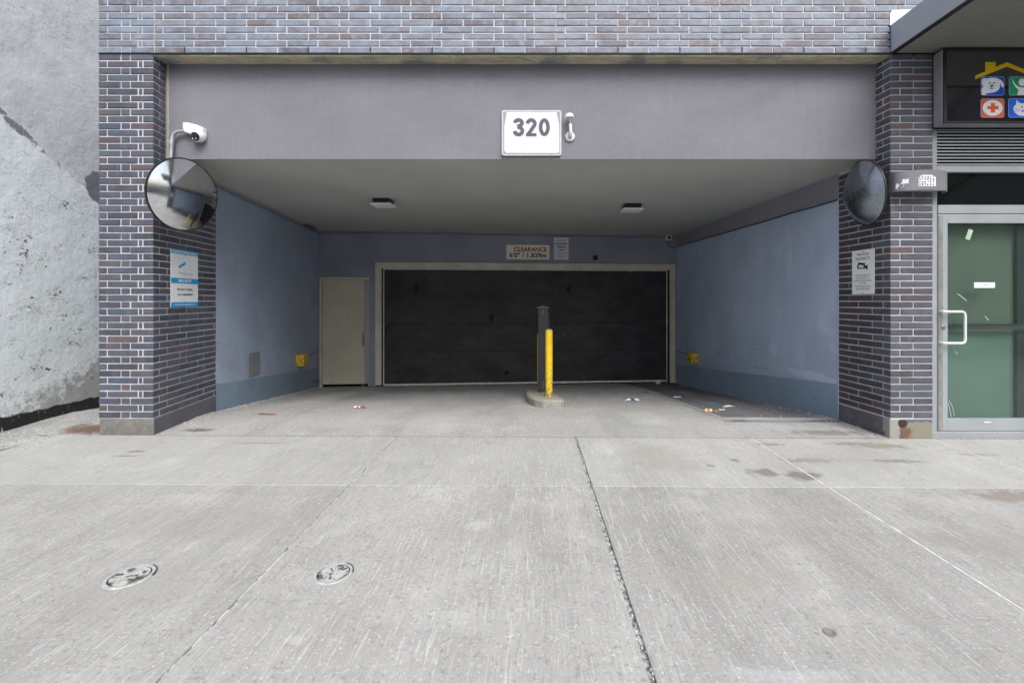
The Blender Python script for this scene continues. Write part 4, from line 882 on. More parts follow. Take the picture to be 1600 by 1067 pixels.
k = len(capm.v) - 5
for i in range(4): capm.f.append((k + i, k + (i + 1) % 4, k + 4)); capm.mi.append(0)
obj('post_cap', capm, plain('dull_grey_cap', (0.17, 0.17, 0.18), 0.5), o)
obj('side_channel', MB().box(bx + 0.0775, bx + 0.095, Yp - 0.05, Yp + 0.05, 0.45, ztop - 0.10), post_m, o, bevel=0.002)
mb = MB()
for zz in (ztop - 0.07, ztop - 0.10, 0.03, 0.07, 0.11): mb.lathe((bx, Yp - 0.07, zz), NY, [(0.006, 0), (0.005, 0.003)], 8)
obj('screws', mb, galv_m, o, kind='stuff')
def bollard(pxc, Yb, hgt, lab):
    s_ = F / (D + Yb); x = (pxc - VX) / s_; z0 = it(x, Yb)
    o = thing('bollard', lab, 'bollard', (x, Yb, z0))
    obj('pipe', MB().lathe((x, Yb, z0 - 0.01), UZ, [(0.050, 0), (0.050, hgt), (0.047, hgt + 0.008)], 28), yellow_m, o, smooth=True)
    obj('concrete_fill', MB().lathe((x, Yb, z0 + hgt - 0.004), UZ, [(0.044, 0), (0.040, 0.010), (0.02, 0.014)], 20), curb_m, o, smooth=True)
bollard(857.8, 1.97, 0.93, 'chipped yellow bollard standing in front of the dark post')
bollard(844.3, 3.03, 0.90, 'yellow bollard almost hidden behind the dark post')

# ================================================================ CONVEX MIRRORS
def dome_mirror(c, n, Rm, hcap, mat, lab, rimw, anchor):
    n = Vector(n).normalized(); c = Vector(c); o = thing('convex_mirror', lab, 'convex mirror', c)
    prof = []; Rc = (Rm * Rm + hcap * hcap) / (2 * hcap); amax = math.asin(min(1, Rm / Rc))
    for k in range(15): a = amax * (1 - k / 14 * 0.999); prof.append((Rc * math.sin(a), Rc * math.cos(a) - (Rc - hcap)))
    obj('mirror_dome', MB().lathe(c, n, prof, 64), mat, o, smooth=True)
    obj('rim', MB().lathe(c, n, [(Rm - 0.006, -0.012), (Rm + rimw, -0.012), (Rm + rimw * 1.3, -0.006), (Rm + rimw, 0.002), (Rm - 0.004, 0.003)], 64), dark_m, o, smooth=True)
    obj('backing', MB().lathe(c, n, [(Rm * 0.97, -0.010), (Rm * 0.92, -0.020), (Rm * 0.5, -0.06), (0.04, -0.07)], 48), dark_m, o, smooth=True)
    obj('bracket', MB().tube([c - n * 0.06, Vector(anchor)], 0.016, 8), galv_m, o)
dome_mirror((-3.405, 0.02, 2.385), (0.94, -0.28, -0.13), 0.350, 0.055, mirror_m, 'round convex mirror on the left brick pillar', 0.003, (XL(0.15), 0.15, 2.40))
dome_mirror((3.325, 0.10, 2.42), (-0.985, 0.10, -0.13), 0.318, 0.145, mirror2_m, 'grimy convex mirror on the right brick pillar, seen nearly edge on', 0.005, (XR(0.15) , 0.15, 2.40))

# ================================================================ CAMERA ON THE HEADER (left)
def H(px, py, f=0.0): s_ = F / (D + HY - f); return Vector(((px - VX) / s_, HY - f, EYE - (py - VY) / s_))
o = thing('security_camera', 'white turret camera on the header beam beside the left mirror', 'security camera', H(305, 208))
mb = MB(); q = H(306, 207)
mb.extr(q, UX, UZ, NY, [(-0.085, 0.055), (-0.09, 0.075), (-0.03, 0.075), (0.06, 0.05), (0.118, 0.025), (0.118, -0.045), (0.05, -0.045), (0.0, -0.04), (-0.06, -0.03), (-0.085, 0.01)], 0.001, 0.07)
obj('wall_bracket', mb, white_m, o, bevel=0.008)
qb = H(305, 210, 0.10); obj('turret', MB().lathe(qb + Vector((0, 0.05, 0.0)), Vector((-0.05, -1, -0.45)), [(0.02, -0.06), (0.055, -0.04), (0.066, 0), (0.060, 0.03), (0.045, 0.05)], 24), white_m, o, smooth=True)
obj('lens', MB().lathe(qb + Vector((0, 0.05, 0.0)), Vector((-0.05, -1, -0.45)), [(0.043, 0.0495), (0.040, 0.056), (0.02, 0.062)], 20), plain('camera_lens_black', (0.01, 0.01, 0.012), 0.15, 0.6, bump=0), o, smooth=True)
for a in (-0.016, 0.016): obj('lamp_dot', MB().lathe(qb + Vector((a - 0.005, -0.005, -0.045)), Vector((-0.05, -1, -0.45)), [(0.006, 0), (0.004, 0.006)], 8), white_m, o)
cp = [H(267, 252, 0.05), H(268, 230, 0.05), H(269, 217, 0.05), H(271, 210, 0.05), H(276, 206.2, 0.05), H(284, 205.2, 0.05), H(294, 205, 0.05)]
o = thing('conduit_pipe', 'bent grey pipe rising from the left mirror to the white turret camera', 'pipe', H(268, 240))
obj('bent_pipe', MB().tube(cp, 0.0165, 12), galv_m, o, smooth=True)
obj('coupling', MB().tube([H(268, 226, 0.05), H(268.2, 219, 0.05)], 0.021, 12), galv_m, o, smooth=True)

# ================================================================ 320 SIGN and the lamp sensor beside it
q = (H(784, 174) + H(877, 245)) / 2; wd, ht = 93 / 154, 70.5 / 154
o = thing('number_sign', 'white framed house number sign reading 320 on the header beam', 'sign', q)
plate_m = plain('weathered_white_plate', (0.64, 0.65, 0.665), 0.5, 0.4, var=0.05, scale=5, bump=0); fr_m = plain('yellowed_white_frame', (0.56, 0.565, 0.57), 0.5, 0.4, var=0.12, scale=14, bump=0.05, dirt=(0.3, 0.29, 0.28, 0.4))
obj('sign_frame', MB().extr(q, UX, UZ, NY, rrect(-wd / 2, wd / 2, -ht / 2, ht / 2, 0.022), 0.001, 0.028), fr_m, o, bevel=0.004)
obj('groove_shade', MB().extr(q, UX, UZ, NY, rrect(-wd / 2 + .016, wd / 2 - .014, -ht / 2 + .015, ht / 2 - .014, 0.012), 0.028, 0.0295), k_mid, o)  # grey sheet outlining the face, painting the shade of the frame gap
obj('sign_face', MB().extr(q, UX, UZ, NY, [(-wd / 2 + .045, -ht / 2 + .022), (wd / 2 - .030, -ht / 2 + .022), (wd / 2 - .022, -ht / 2 + .04), (wd / 2 - .022, 0.08), (wd / 2 - .05, ht / 2 - .02), (-wd / 2 + .05, ht / 2 - .02), (-wd / 2 + .026, 0.06), (-wd / 2 + .026, -ht / 2 + .05)], 0.028, 0.032), plate_m, o, bevel=0.002)
mb = MB().obox(q, UX, UZ, NY, -wd / 2 + .055, wd / 2 - .055, ht / 2 - .0185, ht / 2 - .0145, 0.029, 0.0305); obj('frame_slot', mb, k_mid, o)
def digit(path, x_, w_, closed=False, up=0.0):                        # bold condensed numerals drawn as broad strokes, unit box 0.108 x 0.178
    mb = MB(); V = [Vector((px_ * 0.108 + x_, 0, py_ * 0.178 - 0.034)) for px_, py_ in path]; n = len(V)
    Lf, Rt = [], []
    for i in range(n):
        a_, b_ = (V[i - 1], V[(i + 1) % n]) if closed else (V[max(i - 1, 0)], V[min(i + 1, n - 1)])
        d_ = (b_ - a_).normalized(); nn = Vector((-d_.z, 0, d_.x)) * w_ / 2; Lf.append(V[i] + nn); Rt.append(V[i] - nn)
    for i in range(n if closed else n - 1):
        j = (i + 1) % n; mb.poly([q + NY * (0.034 + up + 0.00002 * i) + p_ for p_ in (Lf[i], Lf[j], Rt[j], Rt[i])])
    return mb
W_ = 0.037; hwx, hwy = W_ / 2 / 0.108, W_ / 2 / 0.178
def arc(cx_, cy_, rx_, ry_, a0, a1, k=12): return [(cx_ + rx_ * math.cos(R(a0 + (a1 - a0) * i / k)), cy_ + ry_ * math.sin(R(a0 + (a1 - a0) * i / k))) for i in range(k + 1)]
three = arc(0.48, 0.745, 0.335, 0.165, 178, -80, 14) + [(0.40, 0.535)]
three2 = [(0.40, 0.535)] + arc(0.49, 0.29, 0.355, 0.20, 75, -178, 14)
m3 = digit(three, -0.183, W_); m3b = digit(three2, -0.183, W_, False, 0.001); b_ = len(m3.v); m3.v += m3b.v; m3.f += [tuple(i + b_ for i in f) for f in m3b.f]; m3.mi += m3b.mi
obj('numeral', m3, k_grey, o)
obj('numeral', (lambda a, b: (setattr(a, 'f', a.f + [tuple(i + len(a.v) for i in f) for f in b.f]), setattr(a, 'v', a.v + b.v), setattr(a, 'mi', a.mi + b.mi), a)[3])(
    digit(arc(0.49, 0.70, 0.345, 0.205, 178, -20, 12) + [(0.70, 0.53), (0.48, 0.33), (0.26, 0.15), (0.20, 0.0)], -0.056, W_), MB().obox(q, UX, UZ, NY, -0.056 + 0.0, -0.056 + 0.106, -0.034, -0.034 + W_ * 0.75, 0.0348, 0.0352)), k_grey, o)
obj('numeral', digit(arc(0.5, 0.5, 0.345, 0.405, 0, 337.5, 15), 0.075, W_, True), k_grey, o)
mb = MB(); random.seed(5)
for k in range(22):
    if k in (9, 15, 16, 20): continue
    x = -0.23 + k * 0.021; h_ = random.uniform(0.015, 0.035); mb.obox(q, UX, UZ, NY, x, x + random.choice((0.003, 0.007)), -0.08 - h_ / 2, -0.08 + h_ / 2, 0.0322, 0.0330)
obj('faded_lettering', mb, k_ghost, o, kind='stuff'); random.seed(12)
o = thing('antenna_sensor', 'small white swivel sensor with a round base right of the 320 sign', 'sensor', H(890, 200))
obj('base_disc', MB().lathe(H(890.5, 214.5), NY, [(0.053, 0), (0.053, 0.012), (0.046, 0.02), (0.02, 0.022)], 24), galv_m, o, smooth=True)
obj('swivel_arm', MB().tube([H(891.5, 214, 0.03), H(891.8, 208, 0.06), H(891.3, 194, 0.06)], [0.014, 0.016, 0.017], 10), white_m, o, smooth=True)
obj('neck', MB().tube([H(891.3, 195, 0.06), H(891, 190, 0.07), H(889.6, 184, 0.07)], 0.006, 8), galv_m, o, smooth=True)
qq = H(889.7, 184.5, 0.07); obj('cap', MB().lathe(qq, Vector((-0.1, 0, 1)), [(0.044, 0), (0.046, 0.014), (0.036, 0.036), (0.015, 0.044)], 20), white_m, o, smooth=True)
obj('knuckle', MB().lathe(H(891, 213, 0.025), NY, [(0.016, 0), (0.013, 0.02)], 10), dark_m, o)

# ================================================================ SIGNS ON THE PILLAR SIDES
def side_sign(A, B, pxl, pxr, pyt, pyb, dvec, nvec, mat, name, lab, rad, flipu=1):
    a, b = on_line(A, B, pxl), on_line(A, B, pxr); mid = (a + b) / 2
    s0_ = F / (D + a.y); zt, zb_ = EYE - (pyt - VY) / s0_, EYE - (pyb - VY) / s0_
    q = Vector((mid.x, mid.y, (zt + zb_) / 2)); wd_ = (b - a).length; ht_ = zt - zb_
    o = thing(name, lab, 'sign', q)
    u = dvec if flipu > 0 else -dvec
    obj('sign_plate', MB().extr(q, u, UZ, nvec, rrect(-wd_ / 2, wd_ / 2, -ht_ / 2, ht_ / 2, rad), 0.001, 0.005), mat, o)
    return o, q, wd_, ht_, u
o, q, wd, ht, u = side_sign(LA, BL, 266.3, 308.6, 388.3, 479.6, dL, nL, signw_m, 'security_sign', 'blue and white security sign on the side of the left brick pillar', 0.003)
mb = MB(); mb.obox(q, u, UZ, nL, -wd / 2, wd / 2, -0.09 * ht, 0.005 * ht, 0.005, 0.0056); mb.obox(q, u, UZ, nL, -wd / 2, wd / 2, -0.5 * ht, -0.42 * ht, 0.005, 0.0056); obj('blue_band', mb, k_blue, o)
mb = MB(); mb.obox(q, u, UZ, nL, -wd / 2, wd / 2, 0.425 * ht, 0.5 * ht, 0.005, 0.0056); obj('blue_band', mb, k_lblue, o)
mb = MB(); mb.extr(q, u, UZ, nL, [(-.23 * wd, .17 * ht), (-.23 * wd, .215 * ht), (.02 * wd, .305 * ht), (.02 * wd, .255 * ht)], 0.005, 0.0056); obj('emblem', mb, k_blue, o)
mb = MB()
letters(mb, 'PROPERTY PROTECTED BY', q, u, UZ, nL, 0, .462 * ht, .88 * wd, .035 * ht, 0.01, 0.0063); letters(mb, 'SECURITY', q, u, UZ, nL, 0, -.042 * ht, .50 * wd, .05 * ht, 0.03, 0.0063); letters(mb, 'www.fsresidential.com', q, u, UZ, nL, 0, -.46 * ht, .74 * wd, .028 * ht, 0.01, 0.0063)
obj('lettering', mb, k_white, o)
mb = MB(); letters(mb, 'FRONT DESK,', q, u, UZ, nL, 0.0, -.20 * ht, .58 * wd, .05 * ht, 0.02, 0.0063); letters(mb, '416-368-8839', q, u, UZ, nL, 0.0, -.285 * ht, .57 * wd, .042 * ht, 0.02, 0.0063); obj('lettering', mb, k_black, o)
mb = MB(); letters(mb, 'FirstService', q, u, UZ, nL, 0.02 * wd, .095 * ht, .50 * wd, .045 * ht, 0.0, 0.0063); letters(mb, 'RESIDENTIAL', q, u, UZ, nL, .12 * wd, .05 * ht, .28 * wd, .016 * ht, 0.0, 0.0063); obj('lettering', mb, k_mid, o)
for zz in (0.415, -0.415): obj('screw', MB().lathe(q + UZ * zz * ht, nL, [(0.006, 0.005), (0.004, 0.009)], 8), dark_m, o)
o, q, wd, ht, u = side_sign(RA, BR, 1367.0, 1332.0, 388.2, 459.2, dR, nR, signw_m, 'private_property_sign', 'white private property sign with a camera symbol on the right brick pillar', 0.012, -1)
mb = MB()
letters(mb, 'PRIVATE', q, u, UZ, nR, 0, .40 * ht, .50 * wd, .062 * ht, 0.0, 0.0063); letters(mb, 'PROPERTY', q, u, UZ, nR, 0, .30 * ht, .64 * wd, .062 * ht, 0.0, 0.0063)
for k, (t_, w_) in enumerate((('THIS PROPERTY IS', .68), ('MONITORED BY A', .62), ('VIDEO SURVEILLANCE', .78), ('SYSTEM', .30))): letters(mb, t_, q, u, UZ, nR, 0, (-.075 - k * .06) * ht, w_ * wd, .034 * ht, 0.0, 0.0063)
letters(mb, 'TRESPASSERS WILL', q, u, UZ, nR, 0, -.325 * ht, .70 * wd, .034 * ht, 0.0, 0.0063); letters(mb, 'BE PROSECUTED', q, u, UZ, nR, 0, -.385 * ht, .62 * wd, .034 * ht, 0.0, 0.0063)
obj('lettering', mb, k_black, o)
mb = MB(); mb.extr(q, u, UZ, nR, [(-.27 * wd, .12 * ht), (-.20 * wd, .225 * ht), (.10 * wd, .195 * ht), (.08 * wd, .07 * ht), (-.23 * wd, .075 * ht)], 0.005, 0.0058)
mb.extr(q, u, UZ, nR, [(.08 * wd, .13 * ht), (.22 * wd, .155 * ht), (.20 * wd, .04 * ht), (.08 * wd, .09 * ht)], 0.005, 0.0056); obj('camera_symbol', mb, k_black, o)
mb = MB(); mb.extr(q, u, UZ, nR, [(-.20 * wd, .115 * ht), (-.17 * wd, .17 * ht), (.03 * wd, .155 * ht), (.03 * wd, .095 * ht), (-.18 * wd, .10 * ht)], 0.0059, 0.0063); obj('symbol_window', mb, k_white, o)
mb = MB(); mb.obox(q, u, UZ, nR, -.12 * wd, -.01 * wd, .128 * ht, .138 * ht, 0.0064, 0.0068); obj('symbol_bar', mb, k_black, o)
for zz in (0.455, -0.475): obj('screw', MB().lathe(q + UZ * zz * ht, nR, [(0.006, 0.005), (0.004, 0.009)], 8), dark_m, o)

# ================================================================ WALL LAMP with stickers
s_ = F / (D - 0.08); cx = (1430.5 - VX) / PPM; zt, zb_ = 2.585, 2.395; rx, ry = 0.262, 0.14
o = thing('wall_lamp', 'curved grey wall lamp with two stickers on the right brick pillar', 'wall lamp', (cx, 0, 2.49))
mb = MB(); outer = [(cx + rx * math.cos(R(180 + 180 * k / 24)), -ry * abs(math.sin(R(180 * k / 24))) ** 0.8 - 0.012) for k in range(25)]
inner = [(cx + (rx - .008) * math.cos(R(180 + 180 * k / 24)), -(ry - .008) * abs(math.sin(R(180 * k / 24))) ** 0.8 - 0.012) for k in range(25)]
outer[0] = (cx - rx, -0.002); outer[-1] = (cx + rx, -0.002); inner[0] = (cx - rx + .008, -0.002); inner[-1] = (cx + rx - .008, -0.002)
n_ = 25; b = 0
for L__ in (outer, inner):
    for z in (zb_, zt): mb.v += [(p[0], p[1], z) for p in L__]
for k in range(24):
    mb.f += [(k, k + 1, n_ + k + 1, n_ + k), (2 * n_ + k + 1, 2 * n_ + k, 3 * n_ + k, 3 * n_ + k + 1), (k + 1, k, 2 * n_ + k, 2 * n_ + k + 1), (n_ + k, n_ + k + 1, 3 * n_ + k + 1, 3 * n_ + k)]; mb.mi += [0] * 4
lamp_m = plain('violet_grey_lamp_metal', (0.21, 0.205, 0.235), 0.5, 0.4, 0.1, var=0.06, scale=5)
obj('lamp_shade', mb, lamp_m, o, smooth=True)
obj('diffuser', MB().prism([(p[0], p[1]) for p in inner][::1], zb_ + 0.022, zb_ + 0.030), plain('cream_diffuser', (0.55, 0.53, 0.44), 0.5, bump=0), o)
obj('top_plate', MB().prism([(p[0], p[1]) for p in inner], zt - 0.012, zt - 0.003), lamp_m, o)
def curve_pt(a, z, off): # a 0..1 across the front
    t = a * 24; k = min(23, max(0, int(t))); f_ = t - k
    x = outer[k][0] * (1 - f_) + outer[k + 1][0] * f_; y = outer[k][1] * (1 - f_) + outer[k + 1][1] * f_
    tx, ty = outer[k + 1][0] - outer[k][0], outer[k + 1][1] - outer[k][1]; l = math.hypot(tx, ty)
    return (x + ty / l * off, y - tx / l * off, z)
def ax(px): # px to curve parameter
    best = min(range(0, 481), key=lambda i: abs(VX + F * curve_pt(i / 480, 0, 0)[0] / (D + curve_pt(i / 480, 0, 0)[1]) - px)); return best / 480
def sticker(pts, off, mat, name, lab=None):
    mb = MB(); mb.poly([curve_pt(ax(x), EYE - (y - VY) * (D + curve_pt(ax(x), 0, 0)[1]) / F, off) for x, y in pts]); return obj(name, mb, mat, o, label=lab)
sticker([(1399, 295.5), (1400, 288), (1403, 286.5), (1404.5, 289.5), (1409, 286), (1410, 280.5), (1413, 280), (1415, 281), (1420, 279), (1419.5, 287.5), (1416, 286.5), (1413, 287.5), (1412, 291.5), (1409, 294), (1401, 296)], 0.001, k_white, 'torn_sticker', 'torn white sticker')
for (xa, xb) in ((1435.0, 1441.5), (1441.5, 1448.5), (1448.5, 1455.5), (1455.5, 1462.0)):
    t0_ = 275 if xa < 1440 else 273.6; sticker([(xa, 291.0), (xa + (0.3 if xa < 1436 else 0), t0_ + (1.2 if xa < 1436 else 0)), (xb, 273.4 if xb < 1461 else 277), (xb, 291.2)], 0.001, k_white, 'printed_sticker')
random.seed(3)
glyph = MB()
for r_ in range(4):
    for cc in range(6):
        x = 1437.0 + cc * 4.2 + random.uniform(-0.3, 0.3); y = 276.2 + r_ * 4.1 + random.uniform(-0.3, 0.3)
        if x > 1459.6 and r_ == 0: continue
        for _ in range(2):
            xx, yy = x + random.uniform(-0.7, 0.7), y + random.uniform(-0.9, 0.9); w__, h__ = random.uniform(1.2, 2.6), random.uniform(1.0, 2.2)
            pp_ = [(xx - w__ / 2, yy + h__ / 2), (xx - w__ / 2 * random.uniform(.3, 1), yy - h__ / 2), (xx + w__ / 2, yy - h__ / 2 * random.uniform(.2, 1)), (xx + w__ / 2 * random.uniform(.5, 1), yy + h__ / 2)]
            glyph.poly([curve_pt(ax(a), EYE - (b - VY) * (D + curve_pt(ax(a), 0, 0)[1]) / F, 0.0025 + 0.0004 * _) for a, b in pp_])
obj('sticker_print', glyph, k_black, o)

# ================================================================ CANOPY
cn = thing('canopy', 'grey flat canopy above the shop entrance at the top right', 'canopy', (5.5, -0.9, 3.76))
x0, x1, y0 = XRC, 8.5, -0.98
obj('fascia', MB().box(x0, x0 + 0.03, y0, -0.001, 3.77, 4.035).box(x0 + 0.03, x1, y0, y0 + 0.03, 3.77, 4.035), fascia_m, cn, bevel=0.003)
obj('drip_edge', MB().box(x0 + 0.002, x0 + 0.05, y0 + 0.05, -0.001, 3.758, 3.7695).box(x0 + 0.05, x1, y0 + 0.002, y0 + 0.05, 3.758, 3.7695), dark_m, cn)
obj('roof_deck', MB().box(x0 + 0.031, x1, y0 + 0.031, -0.001, 3.80, 4.02), fascia_m, cn)
obj('soffit', MB().box(x0 + 0.055, x1, y0 + 0.051, -0.001, 3.764, 3.799), soffit_m, cn)
obj('soffit_bead', MB().tube([(x0 + 0.055, y0 + 0.06, 3.763), (x0 + 0.055, -0.5, 3.7635), (x0 + 0.058, -0.01, 3.763)], 0.005, 6), trim_m, cn)

# ================================================================ SHOP SIGN BOX
sg = thing('shop_sign', 'black lightbox shop sign with a yellow roof and coloured animal tiles under the canopy', 'sign', (4.8, -0.06, 3.4))
SY = -0.115; s_ = F / (D + SY)
def SGP(px, py): return Vector(((px - VX) / s_, SY, EYE - (py - VY) / s_))
zb0, zt0 = EYE + (468 - 200) / PPM, 3.745; xl, xr = PRX + 0.003, 5.95
obj('sign_cabinet', MB().box(xl, xr, SY + 0.012, -0.0005, zb0, zt0), plain('grey_cabinet_metal', (0.33, 0.32, 0.345), 0.4, 0.4, 0.2, var=0.15, scale=9), sg, bevel=0.004)
obj('front_frame', MB().box(xl, xl + 0.032, SY - 0.004, SY + 0.011, zb0, zt0).box(xl + 0.032, xr, SY - 0.004, SY + 0.011, zb0, zb0 + 0.022).box(xl + 0.032, xr, SY - 0.004, SY + 0.011, zt0 - 0.03, zt0), dark_m, sg, bevel=0.002)
obj('sign_face', MB().box(xl + 0.033, xr, SY, SY + 0.010, zb0 + 0.023, zt0 - 0.031), acrylic_m, sg)
def pts_px(L): return [((x - VX) / s_, EYE - (y - VY) / s_) for x, y in L]
OS = Vector((0, SY, 0))
def decal(name, L, mat, lay, parent=sg, lab=None): return obj(name, MB().extr(OS, UX, UZ, NY, pts_px(L), 0.0003 + lay * 0.0012, 0.0014 + lay * 0.0012), mat, parent, label=lab)
roof = [(1523.3, 124.5), (1524, 118.5), (1539.2, 112.2), (1539.2, 97.6), (1555.2, 97.6), (1555.2, 105.2), (1573.3, 98), (1623, 118.5), (1623.7, 124.5), (1573.3, 104.8)]
decal('roof_emblem', roof, t_yellow, 1)
def tile(x0, x1, y0, y1, mat, lab):
    o = decal('emblem_tile', rrect(x0, x1, y0, y1, 3.5), t_edge, 0, sg, lab); decal('tile_field', rrect(x0 + .7, x1 - .7, y0 + .7, y1 - .7, 3), mat, 1, o); return o
a = tile(1532.6, 1569.0, 120.2, 149.6, t_blue, 'blue tile with a white dog head')
decal('dog_head', [(1533.5, 149), (1533.3, 140), (1536, 136), (1533.5, 131), (1534, 125), (1537, 122.3), (1541, 123.5), (1548, 122), (1556, 122.5), (1562, 125), (1566, 128.5), (1568, 133), (1567.5, 137.2), (1565.5, 137.5), (1563, 131.5), (1562, 130.5), (1562.5, 135), (1560, 141), (1555, 144.5), (1548, 146), (1541, 146.5), (1539, 149)], k_white, 2, a)
for x, y, rx_, ry_ in ((1545.6, 130.6, 1.3, 1.5), (1552.4, 130.6, 1.3, 1.5), (1548.9, 134.8, 3.2, 1.5)): decal('dog_feature', ell(x, y, rx_, ry_, 12), t_blue, 3, a)
decal('dog_mouth', [(1548.4, 136), (1549.4, 136), (1549.4, 138.6), (1552.6, 137.8), (1552.8, 138.7), (1549, 140), (1545, 138.7), (1545.2, 137.8), (1548.4, 138.6)], t_blue, 3, a)
a = tile(1576.4, 1612.8, 120.2, 149.6, t_green, 'green tile with a white person raising both arms')
decal('person_head', ell(1596.6, 129.3, 5.4, 5.8, 18), k_white, 2, a)
decal('person_body', [(1581, 123.8), (1583, 128), (1586.5, 133), (1591, 136.6), (1596.6, 137.6), (1602, 136.6), (1606.5, 133), (1610, 128), (1612, 123.8), (1610.8, 130), (1606.5, 137), (1602.3, 141), (1603.6, 149), (1589, 149), (1591, 141), (1586.5, 137), (1582.2, 130)], k_white, 2, a)
a = tile(1532.2, 1569.0, 154.6, 184.2, t_orange, 'orange tile with a red cross on a white disc')
decal('white_disc', ell(1550.6, 169.3, 15.6, 12.4, 30), k_white, 2, a)
decal('red_cross', [(1547.6, 161.6), (1553.8, 161.6), (1553.8, 166.4), (1559.5, 166.4), (1559.5, 171.6), (1553.8, 171.6), (1553.8, 176.5), (1547.6, 176.5), (1547.6, 171.6), (1542, 171.6), (1542, 166.4), (1547.6, 166.4)], t_orange, 3, a)
a = tile(1575.4, 1612.8, 154.2, 184.2, t_blue2, 'bright blue tile with a white cat head')
decal('cat_head', [(1587.5, 156.5), (1592, 161.3), (1597, 162), (1602, 161.3), (1606.5, 156.8), (1607, 163), (1610, 168), (1610.5, 174), (1606, 179.5), (1598, 181.8), (1590, 180.5), (1584.5, 176), (1582.8, 171), (1584, 166.5), (1587.3, 163.5)], k_white, 2, a)
for x in (1596.2, 1600.8): decal('cat_eye', ell(x, 168, 0.9, 1.7, 10), k_black, 3, a)
decal('cat_nose', [(1593.5, 173), (1601, 173), (1598, 174.8), (1597, 176.6), (1596, 174.8)], t_blue2, 3, a)
decal('cat_whisker', [(1584.5, 169.5), (1592, 172.2), (1591.6, 172.9), (1584.4, 170.2)], k_mid, 3, a); decal('cat_whisker', [(1584, 174.6), (1592, 174.0), (1592, 174.7), (1584, 175.3)], k_mid, 3, a)

# ================================================================ SHOP ENTRANCE
FY = 0.035; sF = F / (D + FY)
def FX(px): return (px - VX) / sF
def FZ(py): return EYE - (py - VY) / sF
en = thing('shop_entrance', 'grey aluminium shopfront with louvre, transom and glass door at the right edge', 'shopfront', (4.7, 0.05, 0.0))
XE = 6.0; gzr = gz(4.5, 0)
fx0, fx1 = PRX + 0.001, FX(1464.4)
mb = MB().box(fx0, fx1, FY, FY + 0.10, gzr + 0.04, zb0 - 0.002); mb.box(XE, XE + 0.06, FY, FY + 0.1, gzr + 0.04, zb0 - 0.002)
for (pa, pb) in ((259, 269), (320.6, 334)): mb.box(fx1 + 0.0005, XE - 0.0005, FY - (0.01 if pa > 300 else 0), FY + 0.09, FZ(pb), FZ(pa))
mb.box(fx1 + 0.0005, XE - 0.0005, FY, FY + 0.09, FZ(203.2), zb0 - 0.003)
obj('outer_frame', mb, alu_p, en, bevel=0.003)
mb = MB().box(fx0 - 0.003, XE + 0.06, FY - 0.03, FY + 0.12, gzr - 0.01, FZ(673.5)); obj('threshold', mb, alu_m, en, bevel=0.003)
nb = 11
for k in range(nb):
    zc = FZ(205.5 + k * 5.05); mb = MB(); mb.extr(Vector((fx1 + 0.001, 0, zc)), Vector((0, 1, 0)), UZ, UX, [(FY + 0.002, -0.012), (FY + 0.006, -0.013), (FY + 0.045, 0.010), (FY + 0.045, 0.014), (FY + 0.020, 0.001), (FY + 0.002, 0.0)], 0, XE - fx1 - 0.002)
    obj('louvre_blade', mb, alu_p, en)
obj('louvre_backing', MB().box(fx1 + 0.001, XE, FY + 0.085, FY + 0.09, FZ(259) + .001, FZ(203.2) - .001), dark_m, en)
obj('transom_glass', MB().box(fx1 + 0.0005, XE, FY + 0.04, FY + 0.046, FZ(320.6), FZ(269)), dark_glass, en)
dr = obj('glass_door', MB().box(FX(1464.8), FX(1480), FY - 0.006, FY + 0.04, FZ(673), FZ(334.8)).box(FX(1480), FX(1650), FY - 0.006, FY + 0.04, FZ(349), FZ(334.8)).box(FX(1480), FX(1650), FY - 0.006, FY + 0.04, FZ(673), FZ(653.7)).box(FX(1650), FX(1665), FY - 0.006, FY + 0.04, FZ(673), FZ(334.8)), alu_p, en, bevel=0.002)
obj('glass_pane', MB().box(FX(1479.5), FX(1650.5), FY + 0.012, FY + 0.018, FZ(654), FZ(348.6)), door_glass, dr)
obj('edge_strip', MB().box(FX(1465.5), FX(1471.5), FY - 0.010, FY - 0.0065, FZ(671), FZ(338)), steel_m, dr)
mb = MB()
for k in range(8): mb.lathe((FX(1473.5), FY - 0.0065, FZ(345 + k * 45)), NY, [(0.005, 0), (0.004, 0.003)], 8)
obj('rivets', mb, galv_m, dr, kind='stuff')
hx, hxe = FX(1468), FX(1498.5)
hp = [(hx, FY - 0.006, FZ(486.8)), (hx, FY - 0.05, FZ(486.8)), (hx + 0.02, FY - 0.065, FZ(486.8)), (hxe - 0.03, FY - 0.065, FZ(486.8)), (hxe - 0.008, FY - 0.065, FZ(488.5)), (hxe, FY - 0.065, FZ(492.5)),
      (hxe, FY - 0.065, FZ(530)), (hxe - 0.008, FY - 0.065, FZ(533.8)), (hxe - 0.03, FY - 0.065, FZ(535.4)), (hx + 0.02, FY - 0.065, FZ(535.4)), (hx, FY - 0.05, FZ(535.4)), (hx, FY - 0.006, FZ(535.4))]
obj('pull_handle', MB().tube(hp, 0.0125, 12), white_m, dr, smooth=True)
obj('lock_cylinder', MB().lathe((FX(1473), FY - 0.006, FZ(511)), NY, [(0.022, 0), (0.020, 0.012), (0.011, 0.014), (0.010, 0.02)], 20), steel_m, dr, smooth=True)
gq = Vector((0, FY + 0.012, 0))
def gd_decal(name, L, mat, lab=None, off=0.0006): return obj(name, MB().extr(gq, UX, UZ, NY, [(FX(x), FZ(y)) for x, y in L], off, off + 0.0008), mat, dr, label=lab)
obj('sidelight_glass', MB().box(FX(1667), XE, FY + 0.03, FY + 0.036, gzr + 0.06, FZ(334.5)), dark_glass, en)
